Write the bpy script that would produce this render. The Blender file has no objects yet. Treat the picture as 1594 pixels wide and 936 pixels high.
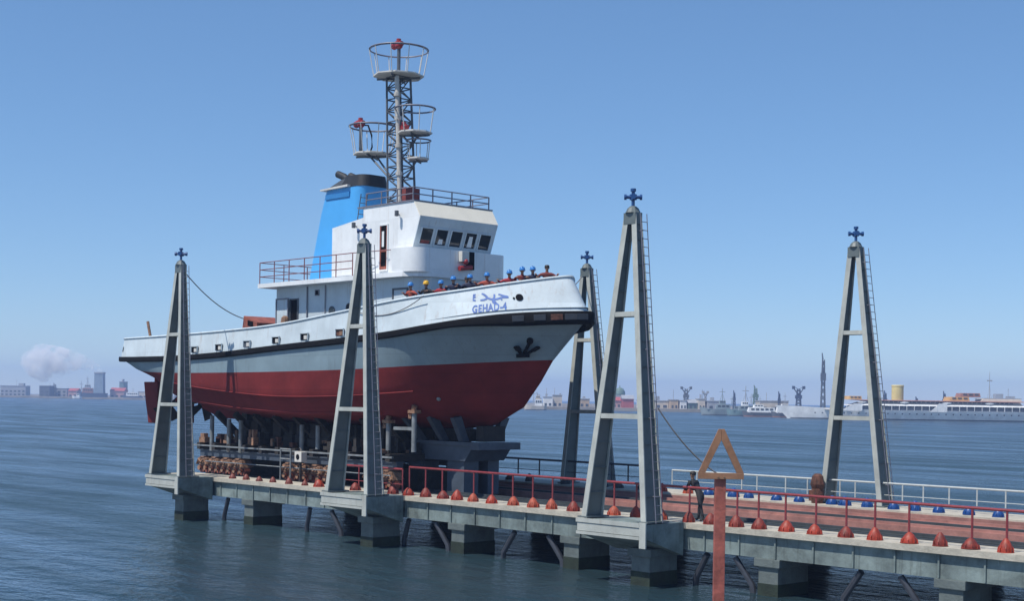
import bpy, bmesh, math, random
from mathutils import Vector, Matrix
R = math.radians
random.seed(7)
scn = bpy.context.scene
COL = scn.collection

# ------------------------------------------------------------------ camera
CAM = Vector((50.41, -44.59, 6.47)); YAW = 2.3918; ROLL = 0.0148
FWD = Vector((math.cos(YAW), math.sin(YAW), 0)); RGT = Vector((math.sin(YAW), -math.cos(YAW), 0)); UP = Vector((0, 0, 1))
cd = bpy.data.cameras.new('camera'); cam = bpy.data.objects.new('camera', cd); COL.objects.link(cam)
cx = RGT*math.cos(ROLL)+UP*math.sin(ROLL); cy = UP*math.cos(ROLL)-RGT*math.sin(ROLL); cz = -FWD
m = Matrix((cx, cy, cz)).transposed().to_4x4(); m.translation = CAM
cam.matrix_world = m
cd.sensor_width = 36; cd.lens = 2211.06/1594*36; cd.shift_y = 152.3/1594
cd.clip_start = 0.5; cd.clip_end = 12000
scn.camera = cam

# ------------------------------------------------------------------ light
SUN_EL = R(60); SUN_DIR = Vector((-0.13*math.cos(SUN_EL), -0.99*math.cos(SUN_EL), math.sin(SUN_EL))).normalized()
w = bpy.data.worlds.new('World'); scn.world = w; w.use_nodes = True
nt = w.node_tree; nt.nodes.clear()
sky = nt.nodes.new('ShaderNodeTexSky'); sky.sky_type = 'NISHITA'; sky.sun_disc = False
sky.sun_elevation = SUN_EL; sky.sun_rotation = math.atan2(SUN_DIR.x, SUN_DIR.y)
sky.air_density = 1.3; sky.dust_density = 0.0; sky.ozone_density = 10; sky.altitude = 3500
bg = nt.nodes.new('ShaderNodeBackground'); bg.inputs[1].default_value = 0.15
wo = nt.nodes.new('ShaderNodeOutputWorld')
hs = nt.nodes.new('ShaderNodeHueSaturation'); hs.inputs['Saturation'].default_value = 1.1; hs.inputs['Value'].default_value = 1.0
gm = nt.nodes.new('ShaderNodeGamma'); gm.inputs[1].default_value = .75
nt.links.new(sky.outputs[0], gm.inputs[0]); nt.links.new(gm.outputs[0], hs.inputs['Color']); nt.links.new(hs.outputs[0], bg.inputs[0]); nt.links.new(bg.outputs[0], wo.inputs[0])
sd = bpy.data.lights.new('sun', 'SUN'); sd.energy = 3.75; sd.angle = R(0.5); sd.color = (1, .95, .87)
so = bpy.data.objects.new('sun', sd); COL.objects.link(so)
so.rotation_euler = (-SUN_DIR).to_track_quat('-Z', 'Y').to_euler(); so.location = (0, -30, 60)
vs = scn.view_settings; vs.view_transform = 'Standard'; vs.look = 'None'; vs.exposure = 0.42; vs.gamma = 1.0; vs.use_curve_mapping = False
scn.cycles.volume_bounces = 4
HAZE = 0.00036
WATER_MAX = .55   # choppy water never mirrors the horizon fully

# ------------------------------------------------------------------ materials
def paint(name, rgb, rough=.5, var=.12, scale=1.5, streak=0.0, streak_rgb=(.16, .07, .03), metal=0.0, bump=.0, bscale=12, grime=(.5, .5, .5)):
    M = bpy.data.materials.new(name); M.use_nodes = True
    n = M.node_tree.nodes; L = M.node_tree.links; P = n['Principled BSDF']
    tc = n.new('ShaderNodeTexCoord')
    nz = n.new('ShaderNodeTexNoise'); nz.inputs['Scale'].default_value = scale; nz.inputs['Detail'].default_value = 6; nz.inputs['Roughness'].default_value = .65
    L.new(tc.outputs['Object'], nz.inputs['Vector'])
    rp = n.new('ShaderNodeValToRGB'); rp.color_ramp.elements[0].position = .3; rp.color_ramp.elements[1].position = .72
    lo = [max(0, c*(1-var*1.6)) for c in rgb]; hi = [min(1, c*(1+var*.8)) for c in rgb]
    rp.color_ramp.elements[0].color = (*lo, 1); rp.color_ramp.elements[1].color = (*hi, 1)
    L.new(nz.outputs[0], rp.inputs[0]); out = rp.outputs[0]
    if streak > 0:
        mp = n.new('ShaderNodeMapping'); mp.inputs['Scale'].default_value = (3.2, 3.2, .22)
        L.new(tc.outputs['Object'], mp.inputs['Vector'])
        n2 = n.new('ShaderNodeTexNoise'); n2.inputs['Scale'].default_value = 1.6; n2.inputs['Detail'].default_value = 5; n2.inputs['Roughness'].default_value = .7
        L.new(mp.outputs[0], n2.inputs['Vector'])
        r2 = n.new('ShaderNodeValToRGB'); r2.color_ramp.elements[0].position = .56; r2.color_ramp.elements[1].position = .78
        r2.color_ramp.elements[0].color = (0, 0, 0, 1); r2.color_ramp.elements[1].color = (streak,)*3+(1,)
        L.new(n2.outputs[0], r2.inputs[0])
        mx = n.new('ShaderNodeMix'); mx.data_type = 'RGBA'
        L.new(r2.outputs[0], mx.inputs[0]); L.new(out, mx.inputs[6]); mx.inputs[7].default_value = (*streak_rgb, 1); out = mx.outputs[2]
    L.new(out, P.inputs['Base Color'])
    P.inputs['Roughness'].default_value = rough; P.inputs['Metallic'].default_value = metal
    if bump > 0:
        n3 = n.new('ShaderNodeTexNoise'); n3.inputs['Scale'].default_value = bscale; n3.inputs['Detail'].default_value = 5
        L.new(tc.outputs['Object'], n3.inputs['Vector'])
        bp = n.new('ShaderNodeBump'); bp.inputs['Strength'].default_value = bump; bp.inputs['Distance'].default_value = .05
        L.new(n3.outputs[0], bp.inputs['Height']); L.new(bp.outputs[0], P.inputs['Normal'])
    return M

def plates(Mt, w, h, dark=.75, bump=.25, patch=None, spec=None):
    n = Mt.node_tree.nodes; L = Mt.node_tree.links; P = n['Principled BSDF']
    tc = n.new('ShaderNodeTexCoord'); sp = n.new('ShaderNodeSeparateXYZ'); cb = n.new('ShaderNodeCombineXYZ')
    L.new(tc.outputs['Object'], sp.inputs[0]); L.new(sp.outputs[0], cb.inputs[0]); L.new(sp.outputs[2], cb.inputs[1])
    br = n.new('ShaderNodeTexBrick'); br.inputs['Scale'].default_value = 1; br.inputs['Brick Width'].default_value = w; br.inputs['Row Height'].default_value = h
    br.inputs['Mortar Size'].default_value = .012; br.inputs['Mortar Smooth'].default_value = .4; br.inputs['Color1'].default_value = (1, 1, 1, 1); br.inputs['Color2'].default_value = (.9, .9, .9, 1); br.inputs['Mortar'].default_value = (dark,)*3+(1,)
    L.new(cb.outputs[0], br.inputs['Vector'])
    src = P.inputs['Base Color'].links[0].from_socket
    mx = n.new('ShaderNodeMix'); mx.data_type = 'RGBA'; mx.blend_type = 'MULTIPLY'; mx.inputs[0].default_value = 1
    L.new(src, mx.inputs[6]); L.new(br.outputs[0], mx.inputs[7]); out = mx.outputs[2]
    if patch:   # worn and touched-up patches
        nz = n.new('ShaderNodeTexNoise'); nz.inputs['Scale'].default_value = .9; nz.inputs['Detail'].default_value = 8; nz.inputs['Roughness'].default_value = .72; nz.inputs['Distortion'].default_value = .6
        L.new(tc.outputs['Object'], nz.inputs['Vector'])
        r = n.new('ShaderNodeValToRGB'); r.color_ramp.elements[0].position = .57; r.color_ramp.elements[1].position = .66; r.color_ramp.elements[0].color = (0, 0, 0, 1); r.color_ramp.elements[1].color = (.55, .55, .55, 1)
        L.new(nz.outputs[0], r.inputs[0]); m2 = n.new('ShaderNodeMix'); m2.data_type = 'RGBA'
        L.new(r.outputs[0], m2.inputs[0]); L.new(out, m2.inputs[6]); m2.inputs[7].default_value = (*patch, 1); out = m2.outputs[2]
    L.new(out, P.inputs['Base Color'])
    # hungry-horse dents between the frames
    nb = n.new('ShaderNodeTexNoise'); nb.inputs['Scale'].default_value = .9; nb.inputs['Detail'].default_value = 2; L.new(tc.outputs['Object'], nb.inputs['Vector'])
    ad = n.new('ShaderNodeMath'); ad.operation = 'ADD'; L.new(br.outputs[0], ad.inputs[0]); L.new(nb.outputs[0], ad.inputs[1])
    bp = n.new('ShaderNodeBump'); bp.inputs['Strength'].default_value = bump; bp.inputs['Distance'].default_value = .06
    L.new(ad.outputs[0], bp.inputs['Height']); L.new(bp.outputs[0], P.inputs['Normal'])
    if spec is not None: P.inputs['Specular IOR Level'].default_value = spec

M = {}
M['white'] = paint('white_paint', (.80, .82, .82), .45, .08, .8, .5, (.42, .33, .25))
M['bulwark'] = paint('bulwark_white_paint', (.56, .64, .68), .6, .1, .7, .6, (.34, .25, .19))
M['cream'] = paint('cream_paint', (.84, .78, .64), .45, .06, .8, .15, (.4, .3, .2))
M['hullgrey'] = paint('hull_grey_blue_paint', (.2, .275, .315), .55, .12, .5, .7, (.13, .14, .135))
M['hullred'] = paint('antifouling_red_paint', (.18, .022, .022), .8, .2, .6, .5, (.12, .016, .018), bump=.08, bscale=5)
plates(M['hullgrey'], 3.2, .85, .8, .3, (.17, .235, .28)); plates(M['hullred'], 3.2, .85, .75, .3, (.13, .016, .018), .2); plates(M['bulwark'], 2.4, 1.9, .86, .2); plates(M['white'], 1.8, 1.25, .9, .15)
M['blackrubber'] = paint('black_rubber', (.006, .006, .007), .85, .3, 3)
M['dark'] = paint('dark_opening', (.012, .012, .014), .5, .3, 3)
for q in ('blackrubber', 'bolldark'): M_q = M.get(q); (M_q.node_tree.nodes['Principled BSDF'].inputs['Specular IOR Level'].__setattr__('default_value', .15) if M_q else None)
M['dark'].node_tree.nodes['Principled BSDF'].inputs['Specular IOR Level'].default_value = 0
M['glass'] = paint('wheelhouse_glass', (.02, .025, .03), .06, .2, 2)
M['funnelblue'] = paint('funnel_blue_paint', (.07, .36, .74), .4, .06, .8, .2, (.05, .2, .42))
M['funnelblack'] = paint('funnel_soot_black', (.02, .022, .026), .6, .3, 2)
M['railred'] = paint('rail_red_brown_paint', (.23, .07, .07), .5, .2, 4)
M['railgrey'] = paint('rail_grey_paint', (.18, .18, .22), .5, .15, 4)
M['mastgrey'] = paint('mast_dark_grey_paint', (.09, .10, .115), .5, .2, 3)
M['mastpale'] = paint('mast_pale_paint', (.5, .47, .42), .5, .18, 3, .3)
M['platwhite'] = paint('platform_white_paint', (.62, .6, .55), .5, .1, 3, .3)
M['monred'] = paint('monitor_red_paint', (.33, .03, .035), .4, .1, 5)
M['tower_shade'] = paint('tower_paint_shaded', (.12, .145, .145), .5, .14, 1.2, .35, (.12, .13, .12), bump=.06)  # darker copy of the tower grey, shade of the webs put into the colour
M['tower_lit'] = paint('tower_paint_lit', (.43, .445, .405), .5, .15, 1.2, .6, (.24, .17, .11))  # lighter copy of the tower grey for sunlit flanges, plus rusty streaks
M['finblue'] = paint('finial_blue_paint', (.015, .07, .22), .4, .15, 5)
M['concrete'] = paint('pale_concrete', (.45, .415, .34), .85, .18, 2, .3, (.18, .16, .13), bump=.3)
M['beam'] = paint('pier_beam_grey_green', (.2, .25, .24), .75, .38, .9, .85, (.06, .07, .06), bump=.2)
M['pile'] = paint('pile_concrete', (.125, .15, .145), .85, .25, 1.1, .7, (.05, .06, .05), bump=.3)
M['platform'] = paint('platform_steel', (.05, .06, .066), .6, .25, 1.2, bump=.2)
M['pinkrail'] = paint('faded_red_timber', (.36, .17, .14), .7, .25, 1.3, bump=.2)
M['bollred'] = paint('bollard_red_paint', (.55, .07, .028), .4, .2, 5)
M['bollred_a'] = paint('bollard_red_paint_worn', (.37, .045, .02), .55, .35, 4, .6, (.13, .05, .03))
M['bollred_b'] = paint('bollard_red_paint_faded', (.40, .075, .035), .65, .35, 6, .5, (.2, .1, .07))
M['bollred_c'] = paint('bollard_red_paint_dirty', (.24, .034, .02), .6, .4, 4, .8, (.09, .04, .03))
M['bolldull'] = paint('bollard_dull_red_paint', (.2, .05, .035), .6, .25, 5)
M['bollblue'] = paint('bollard_blue_paint', (.012, .065, .24), .4, .15, 5)
M['bolldark'] = paint('bollard_dark_paint', (.03, .035, .045), .5, .2, 5)
M['rail'] = paint('pier_rail_red_paint', (.25, .035, .04), .5, .2, 4)
M['railwhite'] = paint('pier_rail_pale_paint', (.52, .54, .52), .5, .12, 4)
M['raildark'] = paint('pier_rail_dark_paint', (.05, .055, .07), .5, .2, 4)
M['rust'] = paint('rusty_steel', (.30, .165, .10), .8, .45, 5, bump=.4)
M['rustdark'] = paint('dark_rusty_steel', (.13, .05, .03), .8, .5, 4, bump=.4)
M['funnelband'] = paint('funnel_band_paint', (.03, .2, .48), .45, .08, 1)
M['algae'] = paint('waterline_growth', (.018, .03, .018), .8, .4, 2, bump=.4)
M['rustred'] = paint('rust_red_paint', (.30, .085, .05), .6, .3, 3, bump=.2)
M['post'] = paint('support_post_paint', (.2, .22, .23), .6, .3, 2, .7, (.25, .13, .06))
M['cradleblue'] = paint('cradle_blue_grey_paint', (.065, .085, .115), .55, .2, 1.2, .3, (.05, .06, .07))
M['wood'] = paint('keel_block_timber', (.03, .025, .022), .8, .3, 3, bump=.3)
M['signframe'] = paint('sign_brown_paint', (.32, .16, .085), .6, .2, 5, .4, (.15, .07, .04), bump=.15)
M['signpost'] = paint('sign_post_red_paint', (.38, .105, .075), .6, .25, 6, .3, (.22, .1, .06), bump=.2)
M['lettering'] = paint('lettering_blue_paint', (.02, .11, .40), .5, .15, 3)
M['rope'] = paint('mooring_rope', (.18, .17, .17), .9, .2, 9)
M['skin'] = paint('skin', (.30, .16, .10), .5, .1, 6)
M['hair'] = paint('dark_hair', (.02, .015, .012), .6, .2, 20)
M['helmetblue'] = paint('helmet_blue', (.05, .22, .55), .3, .05, 3)
M['helmetyellow'] = paint('helmet_yellow', (.72, .42, .03), .3, .05, 3)
M['boots'] = paint('black_boots', (.02, .02, .02), .6, .2, 6)
M['orange'] = paint('orange_red_coverall', (.42, .075, .045), .8, .2, 6, bump=.3)
M['redcloth'] = paint('red_coverall', (.38, .03, .04), .8, .2, 6, bump=.3)
M['black'] = paint('black_jacket', (.02, .02, .024), .8, .2, 6, bump=.3)
M['navy'] = paint('navy_coverall', (.03, .035, .075), .8, .2, 6, bump=.3)
M['maroon'] = paint('maroon_coverall', (.2, .04, .035), .8, .2, 6, bump=.3)

def solid(name, rgb, rough=.7, scale=.3, var=.15):
    return paint(name, rgb, rough, var, scale)
M['land'] = solid('shore_earth', (.22, .2, .17), .9, .05, .3)
for nm, c in dict(f_white=(.82, .82, .8), f_cream=(.6, .52, .42), f_ochre=(.5, .36, .22), f_grey=(.35, .36, .38), f_dark=(.1, .11, .13), f_red=(.42, .09, .08),
                  f_navy=(.05, .07, .12), f_green=(.13, .2, .16), f_naval=(.24, .29, .3), f_yellow=(.68, .56, .22), f_orange=(.62, .36, .12),
                  f_blue=(.13, .24, .4), f_stack_hazed=(.24, .31, .38), f_window=(.05, .06, .07), f_teal=(.16, .25, .26), f_pink=(.5, .3, .28), f_rust=(.32, .15, .11)).items():
    M[nm] = solid(nm, c)

# water
def water_mat():
    m = bpy.data.materials.new('sea_water'); m.use_nodes = True
    n = m.node_tree.nodes; L = m.node_tree.links; P = n['Principled BSDF']
    tc = n.new('ShaderNodeTexCoord')
    P.inputs['Roughness'].default_value = .16; P.inputs['IOR'].default_value = 1.33; P.inputs['Specular IOR Level'].default_value = .36
    def noise(scale, detail, st=(1, 1, 1), rot=0):
        mp = n.new('ShaderNodeMapping'); mp.inputs['Scale'].default_value = st; mp.inputs['Rotation'].default_value = (0, 0, rot)
        L.new(tc.outputs['Object'], mp.inputs['Vector'])
        z = n.new('ShaderNodeTexNoise'); z.inputs['Scale'].default_value = scale; z.inputs['Detail'].default_value = detail; z.inputs['Roughness'].default_value = .6
        L.new(mp.outputs[0], z.inputs['Vector']); return z
    a = noise(.35, 5, (1, 2.2, 1), R(47)); b = noise(2.4, 4, (1, 1.8, 1), R(30)); big = noise(.012, 4, (1, 5, 1), R(47))
    rp = n.new('ShaderNodeValToRGB'); rp.color_ramp.elements[0].position = .35; rp.color_ramp.elements[1].position = .7
    rp.color_ramp.elements[0].color = (.011, .027, .035, 1); rp.color_ramp.elements[1].color = (.018, .042, .054, 1)
    L.new(big.outputs[0], rp.inputs[0]); L.new(rp.outputs[0], P.inputs['Base Color'])
    b1 = n.new('ShaderNodeBump'); b1.inputs['Strength'].default_value = .55; b1.inputs['Distance'].default_value = .55
    b2 = n.new('ShaderNodeBump'); b2.inputs['Strength'].default_value = .35; b2.inputs['Distance'].default_value = .08
    L.new(a.outputs[0], b1.inputs['Height']); L.new(b.outputs[0], b2.inputs['Height'])
    # calmer and rougher patches over the bay
    mr = n.new('ShaderNodeMapRange'); mr.inputs[1].default_value = .35; mr.inputs[2].default_value = .68; mr.inputs[3].default_value = .35; mr.inputs[4].default_value = .95
    L.new(big.outputs[0], mr.inputs[0]); L.new(mr.outputs[0], b1.inputs['Strength'])
    L.new(b1.outputs[0], b2.inputs['Normal'])
    gl = n.new('ShaderNodeBsdfGlossy'); gl.inputs['Roughness'].default_value = .2; gl.inputs['Color'].default_value = (.9, .95, 1, 1)
    df = n.new('ShaderNodeBsdfDiffuse'); L.new(rp.outputs[0], df.inputs['Color'])
    fr = n.new('ShaderNodeFresnel'); fr.inputs['IOR'].default_value = 1.33; fm = n.new('ShaderNodeMapRange')
    fm.inputs[1].default_value = .02; fm.inputs[2].default_value = .9; fm.inputs[3].default_value = .03; fm.inputs[4].default_value = WATER_MAX
    mxs = n.new('ShaderNodeMixShader')
    for q in (gl, df, fr): L.new(b2.outputs[0], q.inputs['Normal'])
    wp = noise(.03, 3, (1, 6, 1), R(47)); wm = n.new('ShaderNodeMapRange'); wm.inputs[1].default_value = .36; wm.inputs[2].default_value = .66; wm.inputs[3].default_value = WATER_MAX-.2; wm.inputs[4].default_value = WATER_MAX+.3
    L.new(wp.outputs[0], wm.inputs[0]); L.new(wm.outputs[0], fm.inputs[4])
    L.new(fr.outputs[0], fm.inputs[0]); L.new(fm.outputs[0], mxs.inputs[0]); L.new(df.outputs[0], mxs.inputs[1]); L.new(gl.outputs[0], mxs.inputs[2])
    L.new(mxs.outputs[0], n['Material Output'].inputs['Surface']); n.remove(P)
    return m
M['water'] = water_mat()

# ------------------------------------------------------------------ mesh helpers
class MB:
    def __init__(s): s.bm = bmesh.new(); s.mi = 0
    def face(s, vs):
        try:
            f = s.bm.faces.new(vs); f.material_index = s.mi; return f
        except ValueError: return None
    def box(s, x0, x1, y0, y1, z0, z1):
        v = [s.bm.verts.new(p) for p in ((x0, y0, z0), (x1, y0, z0), (x1, y1, z0), (x0, y1, z0), (x0, y0, z1), (x1, y0, z1), (x1, y1, z1), (x0, y1, z1))]
        for q in ((3, 2, 1, 0), (4, 5, 6, 7), (0, 1, 5, 4), (1, 2, 6, 5), (2, 3, 7, 6), (3, 0, 4, 7)): s.face([v[i] for i in q])
    def hexa(s, b, t):   # four bottom points, four top points, counter-clockwise
        v = [s.bm.verts.new(p) for p in list(b)+list(t)]
        for q in ((3, 2, 1, 0), (4, 5, 6, 7), (0, 1, 5, 4), (1, 2, 6, 5), (2, 3, 7, 6), (3, 0, 4, 7)): s.face([v[i] for i in q])
    def tube(s, pts, r, n=8, r2=None, cap=True):
        pts = [Vector(p) for p in pts]; rings = []; k = len(pts)
        for i, p in enumerate(pts):
            d = (pts[min(i+1, k-1)]-pts[max(i-1, 0)]).normalized()
            a = d.cross(Vector((0, 0, 1)));  a = d.cross(Vector((1, 0, 0))) if a.length < .05 else a
            a.normalize(); b = d.cross(a).normalized(); rr = r if r2 is None else r+(r2-r)*i/max(1, k-1)
            rings.append([s.bm.verts.new(p+(a*math.cos(2*math.pi*j/n)+b*math.sin(2*math.pi*j/n))*rr) for j in range(n)])
        for i in range(k-1):
            for j in range(n): s.face([rings[i][j], rings[i][(j+1) % n], rings[i+1][(j+1) % n], rings[i+1][j]])
        if cap: s.face(rings[0][::-1]); s.face(rings[-1])
    def bar(s, a, b, wx, wz):   # square bar between two points
        a = Vector(a); b = Vector(b); d = (b-a).normalized()
        u = d.cross(Vector((0, 0, 1))); u = Vector((1, 0, 0)) if u.length < .05 else u.normalized(); v = d.cross(u).normalized()
        u = u*wx/2; v = v*wz/2
        s.hexa([a-u-v, a+u-v, a+u+v, a-u+v], [b-u-v, b+u-v, b+u+v, b-u+v])
    def lathe(s, prof, c=(0, 0, 0), n=16, sx=1, sy=1):
        c = Vector(c); rings = []
        for r, z in prof:
            rings.append([s.bm.verts.new(c+Vector((r*sx*math.cos(2*math.pi*j/n), r*sy*math.sin(2*math.pi*j/n), z))) for j in range(n)])
        for i in range(len(prof)-1):
            for j in range(n): s.face([rings[i][j], rings[i][(j+1) % n], rings[i+1][(j+1) % n], rings[i+1][j]])
        s.face(rings[0][::-1]); s.face(rings[-1])
    def ring(s, c, r, t, n=24, seg=6, a0=0, a1=2*math.pi, rx=1):
        closed = abs(a1-a0-2*math.pi) < 1e-6; k = n if closed else n+1
        pts = [Vector(c)+Vector((r*rx*math.cos(a0+(a1-a0)*i/n), r*math.sin(a0+(a1-a0)*i/n), 0)) for i in range(k)]
        if closed: pts.append(pts[0]); pts.append(pts[1])
        s.tube(pts, t, seg, cap=not closed)
    def prism(s, poly, axis, a, b):   # polygon extruded along an axis
        def P(q, t):
            return (t, q[0], q[1]) if axis == 0 else ((q[0], t, q[1]) if axis == 1 else (q[0], q[1], t))
        A = [s.bm.verts.new(P(q, a)) for q in poly]; B = [s.bm.verts.new(P(q, b)) for q in poly]
        s.face(A); s.face(B[::-1]); k = len(poly)
        for i in range(k): s.face([A[i], B[i], B[(i+1) % k], A[(i+1) % k]])
    def ball(s, c, r, sx=1, sy=1, sz=1, seg=12, rng=8):
        prof = [(max(1e-3, r*math.sin(math.pi*i/rng)), -r*sz*math.cos(math.pi*i/rng)) for i in range(rng+1)]
        s.lathe(prof, c, seg, sx, sy)
    def grid(s, rows, flip=False):
        V = [[s.bm.verts.new(p) for p in r] for r in rows]
        for i in range(len(V)-1):
            for j in range(len(V[0])-1):
                q = [V[i][j], V[i][j+1], V[i+1][j+1], V[i+1][j]]; s.face(q[::-1] if flip else q)
        return V
    def build(s, name, mat, parent=None, smooth=False, bevel=0.0, normals=True, weld=False, local=False):
        if weld: bmesh.ops.remove_doubles(s.bm, verts=s.bm.verts, dist=1e-4)
        if bevel > 0:
            bmesh.ops.bevel(s.bm, geom=list(s.bm.edges), offset=bevel, segments=2, profile=.7, affect='EDGES', clamp_overlap=True)
        if normals: bmesh.ops.recalc_face_normals(s.bm, faces=s.bm.faces)
        if parent is not None and not local: bmesh.ops.translate(s.bm, vec=-wloc(parent), verts=s.bm.verts)
        me = bpy.data.meshes.new(name); s.bm.to_mesh(me); s.bm.free()
        for q in (mat if isinstance(mat, (list, tuple)) else [mat]): me.materials.append(M[q] if isinstance(q, str) else q)
        if smooth:
            for p in me.polygons: p.use_smooth = True
            try: me.set_sharp_from_angle(angle=R(40))
            except Exception: pass
        o = bpy.data.objects.new(name, me); COL.objects.link(o)
        if parent is not None: o.parent = parent
        return o

def wloc(o):
    v = o.location.copy()
    while o.parent: o = o.parent; v += o.location
    return v
def tag(o, label, cat, group=None):
    o['label'] = label; o['category'] = cat
    if group: o['group'] = group
    return o
def thing(name, loc, label, cat, group=None):
    o = bpy.data.objects.new(name, None); COL.objects.link(o); o.location = loc; o.empty_display_size = .2
    return tag(o, label, cat, group)
def structure(o): o['kind'] = 'structure'; return o
def dup(root, loc, label=None, rz=None, group=None):
    r = root.copy(); COL.objects.link(r); r.location = loc
    if rz is not None: r.rotation_euler.z = rz
    if label: r['label'] = label
    if group: r['group'] = group
    for ch in list(root.children):
        c = ch.copy(); COL.objects.link(c); c.parent = r
        for g in list(ch.children):
            d = g.copy(); COL.objects.link(d); d.parent = c
    return r
def spot(px, D):   # ground point seen at column px of the photograph, D metres away
    p = CAM+FWD*D+RGT*((px-797)*D/2211.06); return Vector((p.x, p.y, 0))

# ================================================================== SETTING
b = MB(); b.grid([[(-3000, -2400, 0), (1500, -2400, 0)], [(-3000, 3000, 0), (1500, 3000, 0)]])
structure(b.build('sea', 'water', normals=False))
# far shore: a low quay running from the left background to the right
line = [(-900, 1750), (-200, 1480), (62, 1330), (250, 1230), (600, 1010), (830, 850), (1000, 820), (1110, 790), (1250, 740), (1500, 720), (1750, 700), (2300, 650)]
b = MB(); near = [spot(p, d) for p, d in line]; far = [spot(p, d+420) for p, d in line]
b.grid([[(*p.xy, -2) for p in near], [(*p.xy, 1.6) for p in near], [(*p.xy, 2.6) for p in far], [(*p.xy, -2) for p in far]])
structure(b.build('shore', 'land'))

# ================================================================== JETTY AND PLATFORM
TX = [-14.6, 0.95, 16.6]          # tower stations along the jetty
jet = thing('jetty', (7, -5.6, 0), 'near concrete jetty on rectangular piles, running the length of the lift platform', 'jetty')
b = MB(); b.box(-17.6, 36, -6.32, -4.7, 2.0, 2.2)
for i in range(27): b.box(-17.2+i*2.0, -17.17+i*2.0, -6.3, -4.72, 2.2, 2.204)
b.build('deck', 'concrete', jet, bevel=.02)
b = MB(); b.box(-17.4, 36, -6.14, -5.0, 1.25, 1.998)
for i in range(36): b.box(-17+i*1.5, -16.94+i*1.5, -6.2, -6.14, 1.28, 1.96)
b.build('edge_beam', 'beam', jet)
def bracket(x):
    b = MB(); x0, x1 = x-1.62, x+1.62
    b.hexa([(x0, -8.3, 1.72), (x1, -8.3, 1.72), (x1, -6.33, 1.05), (x0, -6.33, 1.05)], [(x0, -8.3, 2.22), (x1, -8.3, 2.22), (x1, -6.33, 2.22), (x0, -6.33, 2.22)])
    br_ = b.build('bracket', 'beam', jet, bevel=.01)
    b = MB(); b.box(x0, x1-.28, -8.33, -8.303, 1.8, 2.08); b.box(x1-.26, x1+.03, -8.36, -8.303, 1.4, 2.28); b.box(x0-.05, x1-.27, -8.36, -8.303, 2.1, 2.25); b.box(x0-.03, x1-.27, -8.36, -8.303, 1.68, 1.78); b.build('lit_front_facing', 'tower_lit', br_)  # added facing, paints the bracket's sunlit front lighter than its shaded side
for x in TX: bracket(x)
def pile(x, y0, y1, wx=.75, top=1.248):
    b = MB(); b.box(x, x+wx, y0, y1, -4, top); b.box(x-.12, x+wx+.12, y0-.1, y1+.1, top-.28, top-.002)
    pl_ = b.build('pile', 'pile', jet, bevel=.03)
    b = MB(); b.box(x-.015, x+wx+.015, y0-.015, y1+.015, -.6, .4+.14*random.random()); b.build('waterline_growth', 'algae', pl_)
for x in (-14.6, 1.2, 16.9): pile(x, -7.55, -6.1, .85, 1.3)
for x in (-10.35, 5.5, 12.1, 21.3, 28.0): pile(x, -6.1, -4.4, .8)
for x0, x1 in ((-12.1, -12.75), (-4.9, -5.4), (-3.2, -2.6), (2.5, 1.95), (4.3, 5.0), (9.2, 8.3), (11.1, 11.8), (19.0, 18.3), (20.2, 20.9), (25.2, 24.4), (26.6, 27.3)):
    b = MB(); b.tube([(x0, -5.95, 1.15), (x0+(x1-x0)*.9, -5.8, .25), (x1, -5.75, -.7)], .11, 8); b.build('strut', 'raildark', jet, smooth=True)

fj = thing('far_jetty', (7, 6.4, 0), 'far jetty strip with red timber face, beyond the tugboat and platform', 'jetty')
b = MB(); b.box(-20, 36, 5.42, 7.9, 2.0, 2.2); b.build('deck', 'concrete', fj, bevel=.02)
b = MB(); b.box(-19.9, 36, 5.36, 5.42, 1.72, 2.12); b.build('timber_fender', 'pinkrail', fj)
b = MB(); b.box(-19.9, 36, 5.5, 7.6, .9, 1.998); b.build('edge_beam', 'beam', fj)
for x in (-18, -10, -2, 6, 14, 22, 30):
    b = MB(); b.box(x, x+1, 5.7, 7.3, -4, .898); b.build('pile', 'pile', fj, bevel=.03)

lp = thing('lift_platform', (7, 0, 0), 'dark steel ship lift platform with rails between the two jetties', 'platform')
b = MB(); b.box(-19.5, 36, -4.62, 5.3, 1.3, 1.62)
for i in range(28): b.box(-19.2+i*2.0, -18.85+i*2.0, -4.6, 5.28, 1.62, 1.72)
b.build('deck', 'platform', lp)
for y, mt in ((-4.35, 'pinkrail'), (-2.9, 'platform'), (2.1, 'pinkrail'), (4.6, 'pinkrail'), (-1.2, 'platform'), (3.2, 'platform')):
    b = MB(); b.box(-19.4, 36, y-.16, y+.16, 1.72, 1.95); b.box(-19.4, 36, y-.05, y+.05, 1.95, 2.05); b.build('track_rail', mt, lp)

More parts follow.
